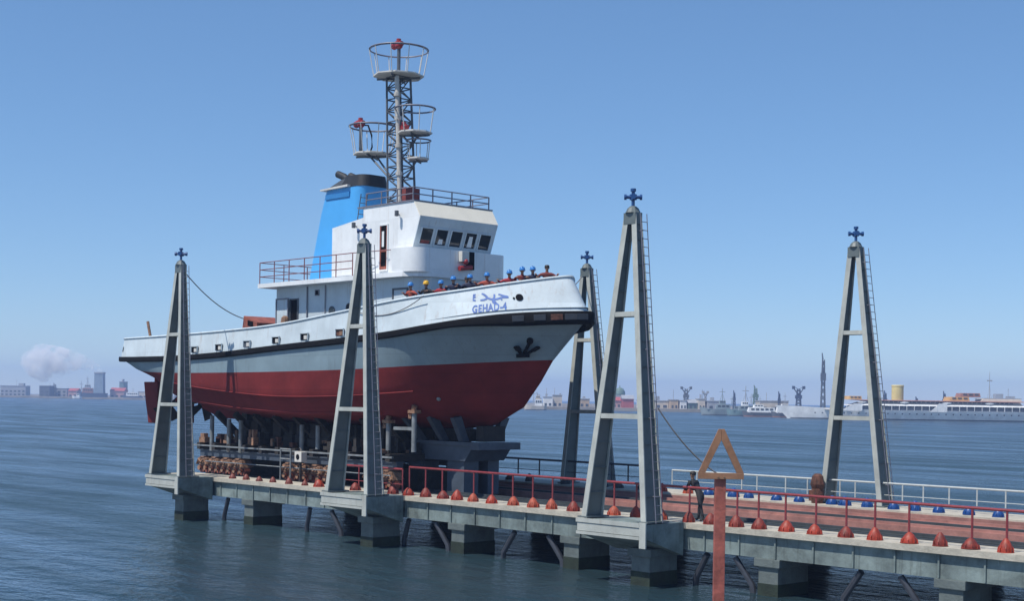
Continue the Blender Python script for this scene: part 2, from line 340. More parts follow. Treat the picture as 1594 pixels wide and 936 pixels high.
# ================================================================== GUIDE TOWERS
def tower(loc, label, mirror=False):
    """A-frame: two I-section legs meeting under a blue cross; loc = middle of the feet on the flange facing -y."""
    t = thing('guide_tower', loc, label, 'tower', 'A-frame guide towers along the jetties')
    X, Y, Z = loc; H = 10.75
    ob, ot = ((0, .66) if not mirror else (0, 0))           # how far the -y flange leans in
    db, dt = .9, .3      # depth of the leg at foot and top
    for s in (-1, 1):
        def sec(u0, u1, d0, d1, mb):   # vertical-ish slab: u across the leg, d = depth range as fraction
            pts = []
            for z, hx, o, dep in ((0, 1.42, ob, db), (H, .17, ot, dt)):
                x = X+s*hx
                pts.append([(x+u0, Y+o+dep*d0, Z+z), (x+u1, Y+o+dep*d0, Z+z), (x+u1, Y+o+dep*d1, Z+z), (x+u0, Y+o+dep*d1, Z+z)])
            mb.hexa(pts[0], pts[1])
        b = MB(); sec(-.035, .035, .062, .94, b); web = b.build('leg', 'tower_shade', t)
        b = MB(); sec(-.115, .115, 0, .06, b); sec(-.115, .115, .942, 1.0, b); b.build('flange', 'tower_lit', web)
        b = MB()
        for k in range(1, 12):
            fz = k/12*H; f = k/12; x = X+s*(1.42+(.17-1.42)*f); o = ob+(ot-ob)*f; d = db+(dt-db)*f
            b.box(x-.1, x+.1, Y+o+d*.07, Y+o+d*.93, Z+fz-.012, Z+fz+.012)
        b.build('stiffener', 'tower_shade', web)
        b = MB(); x = X+s*1.42; b.box(x-.24, x+.24, Y-.06, Y+1.08, Z-.002, Z+.05); b.build('foot_plate', 'tower_shade', t)
    for f in (.338, .672):
        hx = 1.42+(.17-1.42)*f; o = ob+(ot-ob)*f; z = Z+H*f
        b = MB(); b.box(X-hx+.12, X+hx-.12, Y+o+.01, Y+o+.2, z-.085, z+.085); b.build('cross_beam', 'tower_lit', t)
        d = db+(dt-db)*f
        b = MB(); b.box(X-hx+.12, X+hx-.12, Y+o+d-.2, Y+o+d-.01, z-.09, z+.09); b.build('cross_beam', 'tower_shade', t)
    b = MB(); z = Z+H
    b.box(X-.28, X+.28, Y+ot-.03, Y+ot+dt+.03, z-.35, z+.06); b.lathe([(.28, 0.06), (.2, .22), (.1, .3)], (X, Y+ot+dt/2, z), 12)
    b.build('head_cap', 'tower_shade', t)
    c = Vector((X, Y+ot+dt/2, z+.62)); b = MB()
    b.tube([c-Vector((0, 0, .36)), c+Vector((0, 0, .27))], .06, 8)
    for ax, ay in ((.2, .2), (.2, -.2)):
        b.tube([c-Vector((ax, ay, 0)), c+Vector((ax, ay, 0))], .06, 8)
        for q in (-1, 1): b.tube([c+Vector((ax, ay, 0))*q*.82, c+Vector((ax, ay, 0))*q*1.12], .1, 10)
    b.tube([c+Vector((0, 0, .2)), c+Vector((0, 0, .3))], .1, 10); b.box(c.x-.09, c.x+.09, c.y-.09, c.y+.09, c.z-.1, c.z+.1)
    b.build('cross_finial', 'finblue', t, smooth=True)
    # ladder standing off the right-hand leg
    b = MB(); y0 = Y+ob+db*.5; y1 = Y+ot+dt*.5
    P0 = Vector((X+1.42+.33, y0, Z)); P1 = Vector((X+.17+.33, y1, Z+H))
    for o in (-.17, .17): b.tube([P0+Vector((0, o, 0)), P1+Vector((0, o, 0))], .017, 5)
    for k in range(1, 36):
        p = P0.lerp(P1, k/36); b.tube([p-Vector((0, .17, 0)), p+Vector((0, .17, 0))], .014, 4)
    for k in (3, 12, 20, 28, 34):
        p = P0.lerp(P1, k/36); b.tube([p, p-Vector((.28, 0, 0))], .016, 4)
    b.build('ladder', 'railgrey', t)
    return t
T1 = tower((TX[0], -8.22, 2.26), 'leftmost grey A-frame tower with blue cross, beside the tugboat stern')
tower((TX[1], -8.22, 2.26), 'grey A-frame tower with blue cross standing in front of the tugboat amidships')
tower((TX[2], -8.22, 2.26), 'tallest looking grey A-frame tower with blue cross, left of the triangular sign')
tower((TX[1], 6.3, 2.21), 'dark grey A-frame tower with blue cross partly hidden behind the tugboat bow', True)
T5 = tower((TX[2], 6.3, 2.21), 'rightmost grey A-frame tower with rusty foot, in front of the white yacht', True)
b = MB(); x = TX[2]-1.42
b.lathe([(.3, 0), (.36, .3), (.3, .62), (.38, .8), (.28, 1.15), (.16, 1.25)], (x, 6.0, 2.204), 10, .8, .8); b.box(x-.3, x+.2, 5.8, 6.2, 2.3, 2.75)
b.build('rusty_sheave', 'rustdark', T5)

# ================================================================== BOLLARDS + RAILINGS
def bollard_proto(name, mat, label, group):
    t = thing(name, (0, 0, 0), label, 'post base', group)
    b = MB(); b.lathe([(.25, 0), (.255, .05), (.24, .15), (.205, .25), (.15, .34), (.09, .41), (.045, .45)], (0, 0, .03), 14)
    b.build('bell', mat, t, smooth=True)
    b = MB()
    for k in range(8):
        a = k*math.pi/4+.2; d = Vector((math.cos(a), math.sin(a), 0)); e = Vector((-d.y, d.x, 0))*.016
        p = [Vector((0, 0, .03))+d*.05, Vector((0, 0, .03))+d*.3, Vector((0, 0, .15))+d*.29, Vector((0, 0, .46))+d*.06]
        b.hexa([p[0]-e, p[1]-e, p[1]+e, p[0]+e], [p[3]-e, p[2]-e, p[2]+e, p[3]+e])
    b.build('fin', mat, t)
    b = MB(); b.lathe([(.31, 0), (.31, .03)], (0, 0, 0), 16); b.build('base_plate', mat, t)
    return t
def bollard_row(xs, y, z, name, mats, label, group, sc=1.0):
    ps = [bollard_proto(name, mt, label, group) for mt in mats]
    for i, x in enumerate(xs):
        k = i if i < len(ps) else random.randrange(len(ps))
        o = ps[k] if i < len(ps) else dup(ps[k], (x, y, z))
        o.location = (x+random.uniform(-.06, .06), y+random.uniform(-.03, .03), z); o.rotation_euler = (random.uniform(-.05, .05), random.uniform(-.05, .05), random.uniform(0, 6.28))
        sc_ = sc*.86; o.scale = (random.uniform(.88, 1.08)*sc_,)*2+(random.uniform(.8, 1.02)*sc_,)
NEARX = [-4.1, -2.6, -1.35, .1, 1.45, 2.55, 3.65, 4.75, 5.65, 6.75, 7.9, 9.1, 10.25, 11.35, 12.45, 13.55, 14.6, 15.7, 16.9, 18.2, 19.1, 20.3, 21.2, 22.3, 23.5, 24.65, 25.7, 26.9, 27.9, 29.0, 30.1, 31.2]
bollard_row(NEARX, -6.0, 2.204, 'post_base', ('bollred_a', 'bollred_b', 'bollred_c'), 'bright red bell-shaped base with fins under the red railing on the near jetty edge', 'red post bases on the near jetty')
bollard_row([-11.6, -10.4, -9.2, -8.0, -6.6, -5.3], -6.0, 2.204, 'post_base', ('bolldull',), 'dull rusty red bell-shaped base on the near jetty edge under the tugboat stern', 'dull red post bases under the stern', .7)
FARX = [9.3, 10.7, 11.55, 13.1, 14.25, 15.9, 16.65, 17.7, 18.9, 19.85, 21.0, 22.2, 23.4]
bollard_row(FARX, 5.95, 2.204, 'post_base', ('bollblue',), 'blue bell-shaped base with fins on the far jetty near the rightmost tower', 'blue post bases on the far jetty')
bollard_row([-8, -6, -4.0, -2.4, .2, 2.7, 3.8, 5.2], 5.95, 2.204, 'post_base', ('bolldark',), 'dark bell-shaped base on the far jetty behind the tugboat bow', 'dark post bases on the far jetty')
bollard_row([6.6, 8.1], 5.95, 2.204, 'post_base', ('bollred_a', 'bollred_b', 'bollred_c'), 'red bell-shaped base on the far jetty beside the blue ones', 'red post bases on the far jetty')

def railing(xs, y, z, h, mat, label, mids=(.55,), r=.035):
    t = thing('railing', ((xs[0]+xs[-1])/2, y, z), label, 'railing')
    b = MB(); b.tube([(xs[0], y, z+h), (xs[-1], y, z+h)], r*1.3, 8); b.build('top_rail', mat, t, smooth=True)
    for f in mids:
        b = MB(); b.tube([(xs[0], y, z+h*f), (xs[-1], y, z+h*f)], r*.55, 6); b.build('mid_rail', mat, t, smooth=True)
    for x in xs:
        b = MB(); b.tube([(x, y, z+.3), (x, y, z+h)], r, 6); b.build('post', mat, t, smooth=True)
    return t
railing([x for x in NEARX if x > 2 and x not in (5.65, 13.55, 19.1, 27.9)], -6.0, 2.204, 1.22, 'rail', 'red pipe railing along the near jetty edge', mids=())
railing([-3.6, -2.0, -.4, 1.2], -5.3, 1.9, 1.35, 'rail', 'short red pipe railing on near jetty behind the middle tower', mids=(.5,))
railing([6.6, 8.1]+FARX+[24.6, 25.8], 6.6, 2.21, .98, 'railwhite', 'pale grey pipe railing along far jetty, in front of open water', mids=(.5,), r=.03)
railing([-19, -17.4, -15.5, -13.6, -11.7, -9.8, -8, -6, -4.0, -2.4, .2, 2.7, 3.8, 5.2], 6.6, 2.21, 1.1, 'raildark', 'dark pipe railing along far jetty behind the tugboat', mids=(.5,), r=.04)

# ================================================================== TUGBOAT
L0 = [(-31.0, 0, 8.62), (-30.9, 1.1, 8.6), (-30.5, 2.1, 8.58), (-29.5, 2.9, 8.55), (-27.6, 3.65, 8.5), (-24.5, 4.2, 8.46), (-20, 4.55, 8.46), (-15, 4.6, 8.6), (-10, 4.6, 8.86), (-5, 4.55, 9.1), (-1.2, 4.45, 9.33), (1.3, 4.25, 9.58), (3.0, 3.6, 9.82), (4.5, 2.65, 10.02), (5.75, 1.6, 10.13), (6.75, .65, 10.18), (7.2, 0, 10.2)]
L1 = [(-29.0, 0, 8.15), (-28.95, 1.0, 8.13), (-28.7, 1.9, 8.08), (-28.0, 2.7, 8.0), (-26.4, 3.45, 7.85), (-24, 4.05, 7.68), (-20, 4.5, 7.6), (-15, 4.6, 7.6), (-10, 4.6, 7.63), (-5, 4.5, 7.7), (-1.8, 4.2, 7.8), (.3, 3.65, 7.9), (1.7, 2.85, 7.98), (2.9, 2.0, 8.06), (3.9, 1.15, 8.13), (4.75, .42, 8.18), (5.1, 0, 8.2)]
L2 = [(-27, 0, 7.7), (-26.95, .9, 7.68), (-26.7, 1.8, 7.62), (-26.2, 2.5, 7.55), (-25, 3.2, 7.42), (-23, 3.85, 7.22), (-19.5, 4.4, 6.95), (-15, 4.55, 6.62), (-10, 4.55, 6.4), (-5.2, 4.35, 6.45), (-2.2, 3.9, 6.6), (-.2, 3.2, 6.75), (1.2, 2.4, 6.9), (2.4, 1.6, 7.0), (3.3, .9, 7.1), (4.05, .33, 7.2), (4.4, 0, 7.25)]
L3 = [(-25.5, 0, 7.0), (-25.4, .7, 6.98), (-25.2, 1.4, 6.9), (-24.7, 2.1, 6.8), (-23.6, 2.8, 6.6), (-21.8, 3.4, 6.3), (-18.8, 3.9, 5.95), (-14.6, 4.05, 5.65), (-10, 4.05, 5.5), (-5.6, 3.8, 5.52), (-2.8, 3.3, 5.6), (-1.0, 2.65, 5.7), (.4, 1.95, 5.8), (1.6, 1.3, 5.9), (2.5, .7, 6.0), (3.05, .3, 6.08), (3.3, 0, 6.1)]
L4 = [(-24, 0, 6.4), (-23.9, .3, 6.3), (-23.6, .5, 6.15), (-23, .6, 6.0), (-22, .6, 5.8), (-20, .6, 5.5), (-17.5, .6, 5.2), (-14, .6, 5.0), (-10, .6, 4.95), (-6, .6, 4.95), (-3.6, .55, 4.95), (-2, .5, 4.98), (-1, .45, 5.0), (0, .35, 5.05), (.75, .25, 5.12), (1.3, .12, 5.2), (1.55, 0, 5.3)]
LT = [(-30.7, 0, 9.75), (-30.6, 1.08, 9.74), (-30.2, 2.05, 9.73), (-29.25, 2.82, 9.71), (-27.4, 3.56, 9.67), (-24.4, 4.1, 9.65), (-20, 4.45, 9.68), (-15, 4.5, 9.78), (-10, 4.48, 9.98), (-5, 4.42, 10.42), (-1.2, 4.28, 10.8), (1.2, 3.95, 11.02), (2.7, 3.2, 11.22), (4.0, 2.3, 11.45), (5.05, 1.35, 11.65), (5.85, .55, 11.8), (6.2, 0, 11.86)]
def cat(tab, s):
    n = len(tab)-1; i = min(int(s), n-1); t = s-i
    def g(k):
        if k < 0: q = tab[-k]; return Vector((q[0], -q[1], q[2]))      # mirror across the centreline
        if k > n: q = tab[2*n-k]; return Vector((q[0], -q[1], q[2]))
        return Vector(tab[k])
    a, b_, c, d = g(i-1), g(i), g(i+1), g(i+2)
    return .5*((2*b_)+(c-a)*t+(2*a-5*b_+4*c-d)*t*t+(3*b_-a-3*c+d)*t**3)
def side(tab, s, sg=-1):
    p = cat(tab, s); return Vector((p.x, sg*p.y, p.z))
NS = 96; SS = [16*i/NS for i in range(NS+1)]
def full(tab):      # closed line, near side stern to bow then far side back
    return [side(tab, s, -1) for s in SS]+[side(tab, s, 1) for s in reversed(SS[1:-1])]
def hull_point(s, v, sg=-1):   # v 0 at the strake, 1 at the waterline
    a = side(L0, s, sg); b_ = side(L1, s, sg); return a.lerp(b_, v)
tug = thing('tugboat', (-12, 0, 5.0), 'white, grey and red tugboat with blue funnel propped up on the lift platform', 'tugboat')
def between(a, b_, n, curve=0):
    return [[p.lerp(q, k/n) for p, q in zip(a, b_)] for k in range(n+1)]
# hull: grey topsides and red bottom, split along the painted waterline
rows = [full(t) for t in (L0, L1, L2, L3, L4)]
b = MB(); allr = []
for i in range(4): allr += between(rows[i], rows[i+1], 3)[(0 if i == 0 else 1):]
V = [[b.bm.verts.new(p) for p in r] for r in allr]; k = len(V[0])
for i in range(len(V)-1):
    b.mi = 0 if i < 3 else 1
    for j in range(k): b.face([V[i][j], V[i][(j+1) % k], V[i+1][(j+1) % k], V[i+1][j]])
b.mi = 1; b.face(V[-1])
hull = b.build('hull', ['hullgrey', 'hullred'], tug, smooth=True)
# rubbing strake
b = MB(); prof = []
def strake(s, sg):
    p = side(L0, s, sg); bow = max(0, min(1, (s-11.5)/2.2)); bow = bow*bow*(3-2*bow)
    t = (side(L0, min(16, s+.02), sg)-side(L0, max(0, s-.02), sg)); t.z = 0; t.normalize(); n = Vector((t.y, -t.x, 0)) if sg < 0 else Vector((-t.y, t.x, 0))
    h0, h1, o = .1+.02*bow, .2+.26*bow, .14+.11*bow
    return [p+Vector((0, 0, h0))-n*.02, p+n*o*.8+Vector((0, 0, h0)), p+n*o+Vector((0, 0, h0-.06)), p+n*o+Vector((0, 0, -h1*.75)), p+n*(o*.55)+Vector((0, 0, -h1)), p-n*(.04+.1*bow)+Vector((0, 0, -h1))]
ringp = [strake(s, -1) for s in SS]+[strake(s, 1) for s in reversed(SS[1:-1])]
V = [[b.bm.verts.new(p) for p in r] for r in ringp]
for i in range(len(V)):
    A, B = V[i], V[(i+1) % len(V)]
    for j in range(6): b.face([A[j], B[j], B[(j+1) % 6], A[(j+1) % 6]])
b.build('rubbing_strake', 'blackrubber', tug, smooth=True)
# bulwark: thin plate with a capping rail
def lift(tab, dz): return [(p[0], p[1], p[2]+dz) for p in tab]
lo, hi = full(lift(L0, .06)), full(LT)
b = MB(); rr = between(lo, hi, 4)
cen = Vector((-12, 0, 0))
inner = [[Vector((p.x-.07*(1 if p.x > 3 else (-1 if p.x < -28 else 0)), p.y*(1-.07/max(.6, abs(p.y))) if abs(p.y) > .1 else p.y, p.z)) for p in r] for r in (lo, hi)]
V = [[b.bm.verts.new(p) for p in r] for r in rr+[inner[1], inner[0]]]
for i in range(len(V)-1):
    for j in range(len(V[0])): b.face([V[i][j], V[i][(j+1) % len(V[0])], V[i+1][(j+1) % len(V[0])], V[i+1][j]])
bul = b.build('bulwark', 'bulwark', tug, smooth=True)
b = MB(); pts = [p+Vector((0, 0, .03)) for p in hi]; b.tube(pts+[pts[0], pts[1]], .065, 6, cap=False); b.build('cap_rail', 'bulwark', tug, smooth=True)
# deck
def deck_z(s): t = max(0, min(1, (s-8.5)/1.2)); return .12+.17*t
b = MB(); b.grid([[side(L0, s, g)+Vector((0, -g*.05, deck_z(s))) for s in SS] for g in (-1, 1)]); b.build('deck', 'platform', tug)

def bul_point(s, h, out=0.0):   # point on the near bulwark plate, h metres above the strake
    a = side(L0, s, -1)+Vector((0, 0, .06)); c = side(LT, s, -1); d = (c-a).normalized()
    t = (side(L0, s+.03, -1)-side(L0, s-.03, -1)).normalized(); n = d.cross(t).normalized()
    if n.y > 0: n = -n
    return a+d*h+n*out
def s_of_len(s0, u):            # walk u metres along the bulwark from s0
    s = s0; step = .01; acc = 0
    p = bul_point(s, .7)
    while acc < u and s < 15.9:
        s += step; q = bul_point(s, .7); acc += (q-p).length; p = q
    return s
# lettering: latin name from a text curve, arabic name from brush strokes, both wrapped on the plate
TXT_S0 = 12.28
TXT_LEN = sum((bul_point(12.28+i*.01, .7)-bul_point(12.29+i*.01, .7)).length for i in range(97))
def wrap(u, h, out): return bul_point(s_of_len(TXT_S0, max(0, u)), h, out)
cu = bpy.data.curves.new('name_text', 'FONT'); cu.body = 'GEHAD-4'; cu.size = .62; cu.space_character = 1.12; cu.resolution_u = 3; cu.offset = .022
to = bpy.data.objects.new('name_text', cu); COL.objects.link(to)
tm = bpy.data.meshes.new_from_object(to.evaluated_get(bpy.context.evaluated_depsgraph_get())); COL.objects.unlink(to); bpy.data.objects.remove(to)
bmx = bmesh.new(); bmx.from_mesh(tm); bmesh.ops.triangulate(bmx, faces=bmx.faces)
xs = [v.co.x for v in bmx.verts]; x0, x1 = min(xs), max(xs)
for v in bmx.verts:
    u = (v.co.x-x0)/(x1-x0)*TXT_LEN*.95; v.co = wrap(u, .27+v.co.y*.82, .012)
b = MB(); b.bm.free(); b.bm = bmx; b.build('latin_name', 'lettering', bul, normals=False)
def stroke(b, pts, wd):
    P = [Vector((p[0], p[1], 0)) for p in pts]; fine = []
    for i in range(len(P)-1):
        a, c = P[i], P[i+1]; pa = P[max(0, i-1)]; pd = P[min(len(P)-1, i+2)]
        for k in range(5):
            t = k/5; fine.append(.5*((2*a)+(c-pa)*t+(2*pa-5*a+4*c-pd)*t*t+(3*a-pa-3*c+pd)*t**3))
    fine.append(P[-1]); Lr, Rr = [], []
    for i, p in enumerate(fine):
        d = fine[min(i+1, len(fine)-1)]-fine[max(i-1, 0)]; d.normalize(); n = Vector((-d.y, d.x, 0))*wd/2*(.75+.35*math.sin(i/len(fine)*math.pi))
        Lr.append(wrap(p.x+n.x, p.y+n.y, .012)); Rr.append(wrap(p.x-n.x, p.y-n.y, .012))
    b.grid([Lr, Rr])
def zz(X, Y): return ((X-340)/740*TXT_LEN, .88+(510-.235*(X-340)-Y)/13.28/36*1.05)
b = MB()
stroke(b, [zz(*p) for p in ((885, 300), (990, 318), (1085, 335), (960, 362), (850, 415), (760, 432), (690, 428), (630, 392), (575, 335))], .09)
stroke(b, [zz(*p) for p in ((530, 330), (610, 368), (645, 412), (590, 462), (500, 484))], .095)
stroke(b, [zz(*p) for p in ((800, 310), (792, 390), (762, 440), (800, 478), (828, 512), (775, 500), (768, 440))], .095)
stroke(b, [zz(*p) for p in ((395, 372), (345, 385), (342, 415), (385, 428), (338, 448), (335, 490), (402, 505))], .09)
stroke(b, [zz(*p) for p in ((935, 415), (960, 418))], .06)
b.build('arabic_name', 'lettering', bul, normals=False)
# openings in the bulwark
def disc_on(s, h, rx, ry, name, mat, parent, out=.014):
    b = MB(); t = []
    u0 = s
    for k in range(16):
        a = 2*math.pi*k/16; du = rx*math.cos(a); L = (bul_point(s+.05, .7)-bul_point(s-.05, .7)).length/.1
        t.append(bul_point(s+du/L, h+ry*math.sin(a), out))
    c = [p+(bul_point(s, h, .05)-bul_point(s, h, 0)) .normalized()*.02 for p in t]
    A = [b.bm.verts.new(p) for p in t]; Bv = [b.bm.verts.new(p) for p in c]; b.face(Bv)
    for i in range(16): b.face([A[i], A[(i+1) % 16], Bv[(i+1) % 16], Bv[i]])
    return b.build(name, mat, parent)
disc_on(13.58, .83, .17, .17, 'hawse_hole', 'dark', bul)
disc_on(13.42, .8, .05, .05, 'hawse_hole', 'dark', bul)
disc_on(3.6, .5, .1, .16, 'hawse_hole', 'dark', bul)
for x in (-17.9, -15.4, -12.65, -9.99, -7.52, -4.65, -20.6):
    s = min((abs(side(L0, q/100, -1).x-x), q/100) for q in range(200, 1200))[1]
    f = MB(); p = bul_point(s, .3, 0); q = bul_point(s, .3, .12); n = (q-p).normalized(); X = Vector((1, 0, 0)); Z = Vector((0, 0, 1))
    f.box(p.x-.3, p.x+.3, p.y-.05, p.y+.02, p.z-.16, p.z+.15); fr = f.build('freeing_port', random.choice(('mastgrey', 'rustdark', 'dark')), bul)
    f = MB()
    for dx in (-.33, .3): f.box(p.x+dx, p.x+dx+.04, p.y-.1, p.y-.051, p.z-.17, p.z+.15)
    f.box(p.x-.34, p.x+.35, p.y-.12, p.y-.051, p.z+.152, p.z+.19); f.build('port_frame', 'bulwark', bul)
    f = MB(); f.box(p.x+.02, p.x+.27, p.y-.11, p.y-.052, p.z-.13, p.z+.06); f.build('port_flap', 'rust' if x in (-4.65, -10) else 'platwhite', bul)
# bilge rails along the lower chine
for sg in (-1, 1):
    b = MB(); b.tube([side(L3, 5.6+i*.2, sg)+Vector((0, sg*.03, .12)) for i in range(23)], .085, 6); b.build('bilge_rail', 'hullred', tug, smooth=True)
    b = MB(); b.tube([side(L2, 4.6+i*.2, sg)+Vector((0, sg*.0, -.01)) for i in range(32)], .045, 6); b.build('chine_bar', 'hullred', tug, smooth=True)
# skeg, rudders, propellers, nozzle posts
b = MB(); b.prism([(-25.6, 7.3), (-24.5, 5.6), (-22.5, 5.05), (-19, 5.0), (-19, 6.2), (-22, 7.0)], 1, -.16, .16); b.build('skeg', 'hullred', tug)
for y in (-1.15, 1.15):
    b = MB(); b.prism([(-29.6, 7.15), (-29.35, 6.0), (-29.0, 4.62), (-27.9, 4.62), (-27.9, 7.15)], 1, y-.14, y+.14); rd = b.build('rudder', 'hullred', tug, bevel=.06)
    b = MB(); b.tube([(-28.2, y, 7.1), (-28.2, y, 8.3)], .16, 10); b.build('rudder_stock', 'hullred', rd, smooth=True)
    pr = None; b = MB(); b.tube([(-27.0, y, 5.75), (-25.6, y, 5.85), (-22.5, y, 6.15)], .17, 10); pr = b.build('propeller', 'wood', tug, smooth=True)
    b = MB()
    for k in range(4):
        a = k*math.pi/2+.5; d = Vector((0, math.cos(a), math.sin(a))); e = Vector((.16, -.35*math.sin(a), .35*math.cos(a)))
        c = Vector((-26.7, y, 5.77)); b.hexa([c+d*.12-e*.3, c+d*.12+e*.3, c+d*.12+e*.3+Vector((.05, 0, 0)), c+d*.12-e*.3+Vector((.05, 0, 0))], [c+d*1.0-e*.8, c+d*1.0+e*.8, c+d*1.0+e*.8+Vector((.03, 0, 0)), c+d*1.0-e*.8+Vector((.03, 0, 0))])
    b.build('blade', 'wood', pr)
    b = MB(); b.tube([(-25.8, y, 5.9), (-25.2, y*.9, 7.1)], .12, 8); b.build('shaft_strut', 'hullred', tug, smooth=True)
# anchor in its pocket
anc_c = hull_point(14.18, .66); tt = (hull_point(14.33, .66)-hull_point(14.03, .66)).normalized(); dn = (hull_point(14.18, .95)-hull_point(14.18, .3)).normalized(); on = tt.cross(dn).normalized()
if on.y > 0: on = -on
def AP(u, v, o): return anc_c+tt*(u*.7)-dn*(v*.7)+on*o
b = MB(); b.bar(AP(0, -.75, .12), AP(.02, .55, .12), .11, .11); b.bar(AP(-.05, -.7, .14), AP(-.75, .12, .16), .14, .1); b.bar(AP(.05, -.7, .14), AP(.72, .0, .16), .14, .1)
b.bar(AP(-.42, -.75, .12), AP(.42, -.75, .12), .18, .16); b.bar(AP(-.75, .12, .16), AP(-.45, -.2, .18), .34, .1); b.bar(AP(.72, 0, .16), AP(.45, -.28, .18), .34, .1)
b.build('anchor', 'blackrubber', tug)
b = MB(); b.tube([AP(-.0, .45, .0), AP(.0, .45, .1)], .15, 14); b.build('hawse_pipe', 'dark', tug, smooth=True)
# tyre-like bow fender blocks behind the strake, worn red and grey
for s, mt in ((13.5, 'bolldark'), (14.1, 'bolldark'), (14.6, 'rustdark'), (15.1, 'bolldark'), (15.6, 'bolldark')):
    p = side(L0, s, -1); q = side(L0, s+.18, -1); t = (q-p).normalized(); n = Vector((t.y, -t.x, 0)).normalized()
    b = MB(); c = p+n*.2+Vector((0, 0, -.14)); b.bar(c-t*.26, c+t*.26, .16, .26); b.build('fender_pad', mt, tug, bevel=.02)
b = MB(); b.hexa([(4.55, -.16, 8.25), (5.05, -.12, 8.25), (5.05, .12, 8.25), (4.55, .16, 8.25)], [(4.8, -.16, 8.95), (5.5, -.12, 8.8), (5.5, .12, 8.8), (4.8, .16, 8.95)]); b.build('stem_fender', 'blackrubber', tug, bevel=.03)
p = (side(L2, 11.6, -1)+side(L3, 11.6, -1))/2
b = MB(); b.ball(p+Vector((0, -.03, .1)), .12, seg=10, rng=6); b.build('hull_fitting', 'post', tug, smooth=True)

# ---- deckhouse
HZ = 12.12
dk = MB(); dk.box(-13.5, -5.6, -2.3, 2.3, 8.6, HZ); dk.prism([(-5.6, -2.3), (-4.6, -2.55), (-1.7, -2.55), (-1.1, -1.9), (-1.1, 1.9), (-1.7, 2.55), (-4.6, 2.55), (-5.6, 2.3)], 2, 9.0, HZ)
house = dk.build('deckhouse', 'bulwark', tug)
def wall_panel(x0, x1, z0, z1, y, d=.03):
    b = MB(); b.box(x0, x1, y-d, y, z0, z1); return b
def framed(x0, x1, z0, z1, y, name, mat, fmat, parent, t=.07):
    o = wall_panel(x0, x1, z0, z1, y, .02).build(name, mat, parent)
    b = MB()
    b.box(x0-t, x0, y-.06, y, z0, z1+t); b.box(x1, x1+t, y-.06, y, z0, z1+t); b.box(x0, x1, y-.06, y, z1, z1+t); b.box(x0-t, x1+t, y-.06, y, z0-t, z0)
    b.build('frame', fmat, parent); return o
framed(-12.1, -11.5, 9.6, 11.45, -2.3, 'doorway', 'dark', 'mastgrey', house)
b = MB(); b.box(-13.3, -12.25, -2.42, -2.36, 9.6, 11.5); dr = b.build('door', 'bulwark', house)
b = MB()
for q in ((-13.36, -13.28), (-12.27, -12.19)): b.box(q[0], q[1], -2.46, -2.42, 9.6, 11.56)
b.box(-13.28, -12.27, -2.46, -2.42, 11.5, 11.56); b.build('door_frame', 'railgrey', house)
framed(-3.1, -2.1, 9.7, 11.55, -2.55, 'door', 'bulwark', 'mastgrey', house, .09)
for x, z in ((-9.75, 11.75),): framed(x-.13, x+.13, z-.12, z+.1, -2.3, 'vent', 'dark', 'railgrey', house, .04)
for x, z, yy in ((-8.45, 10.75, -2.3), (-7.0, 10.85, -2.3)):
    b = MB(); b.tube([(x, yy, z), (x, yy-.05, z)], .2, 16); po = b.build('porthole', 'glass', house, smooth=True)
    b = MB(); b.tube([(x+.22*math.cos(a*.3927), yy-.04, z+.22*math.sin(a*.3927)) for a in range(18)], .035, 6, cap=False); b.build('porthole_rim', 'mastgrey', house)
b = MB(); b.lathe([(.2, 0), (.28, .2), (.2, .75), (.08, .85)], (-12.0, -2.75, 9.75), 10); b.build('fire_hose_drum', 'rust', tug)
# superstructure deck slab
sl = [(-14.1, -3.1), (-4.5, -3.1), (-1.9, -3.02), (-1.22, -2.62), (-.97, -2.0), (-.97, 2.0), (-1.22, 2.62), (-1.9, 3.02), (-4.5, 3.1), (-14.1, 3.1)]
b = MB(); b.prism(sl, 2, HZ+.002, HZ+.22); slab = b.build('boat_deck', 'white', tug)
DZ = HZ+.222
# lower wheelhouse front / bridge wing bulwark, with rounded corners
def rounded(x_f, hw, rad, x_b, n=6):
    pts = [(x_b, -hw+.45)]
    pts.append((x_b+.75, -hw))
    for i in range(n+1):
        a = -math.pi/2+i/n*math.pi/2; pts.append((x_f-rad+rad*math.cos(a), -hw+rad+rad*math.sin(a)))
    return pts+[(p[0], -p[1]) for p in reversed(pts)]
b = MB(); b.prism(rounded(-1.0, 3.0, .75, -3.45), 2, DZ, 13.48); br = b.build('bridge_front', 'white', tug, smooth=True)
b = MB(); b.box(-.98, -.72, -.35, .1, 12.95, 13.45); bx = b.build('locker', 'platwhite', tug, bevel=.02)
b = MB(); b.box(-.98, -.8, .12, .5, 12.6, 13.45); b.build('locker_door', 'dark', bx)
b = MB(); b.tube([(-.85, -.4, 12.62), (-.85, .35, 12.72)], .12, 10); b.ball((-.75, -.1, 12.95), .14, seg=8, rng=6); b.build('hose_reel', 'monred', tug, smooth=True)
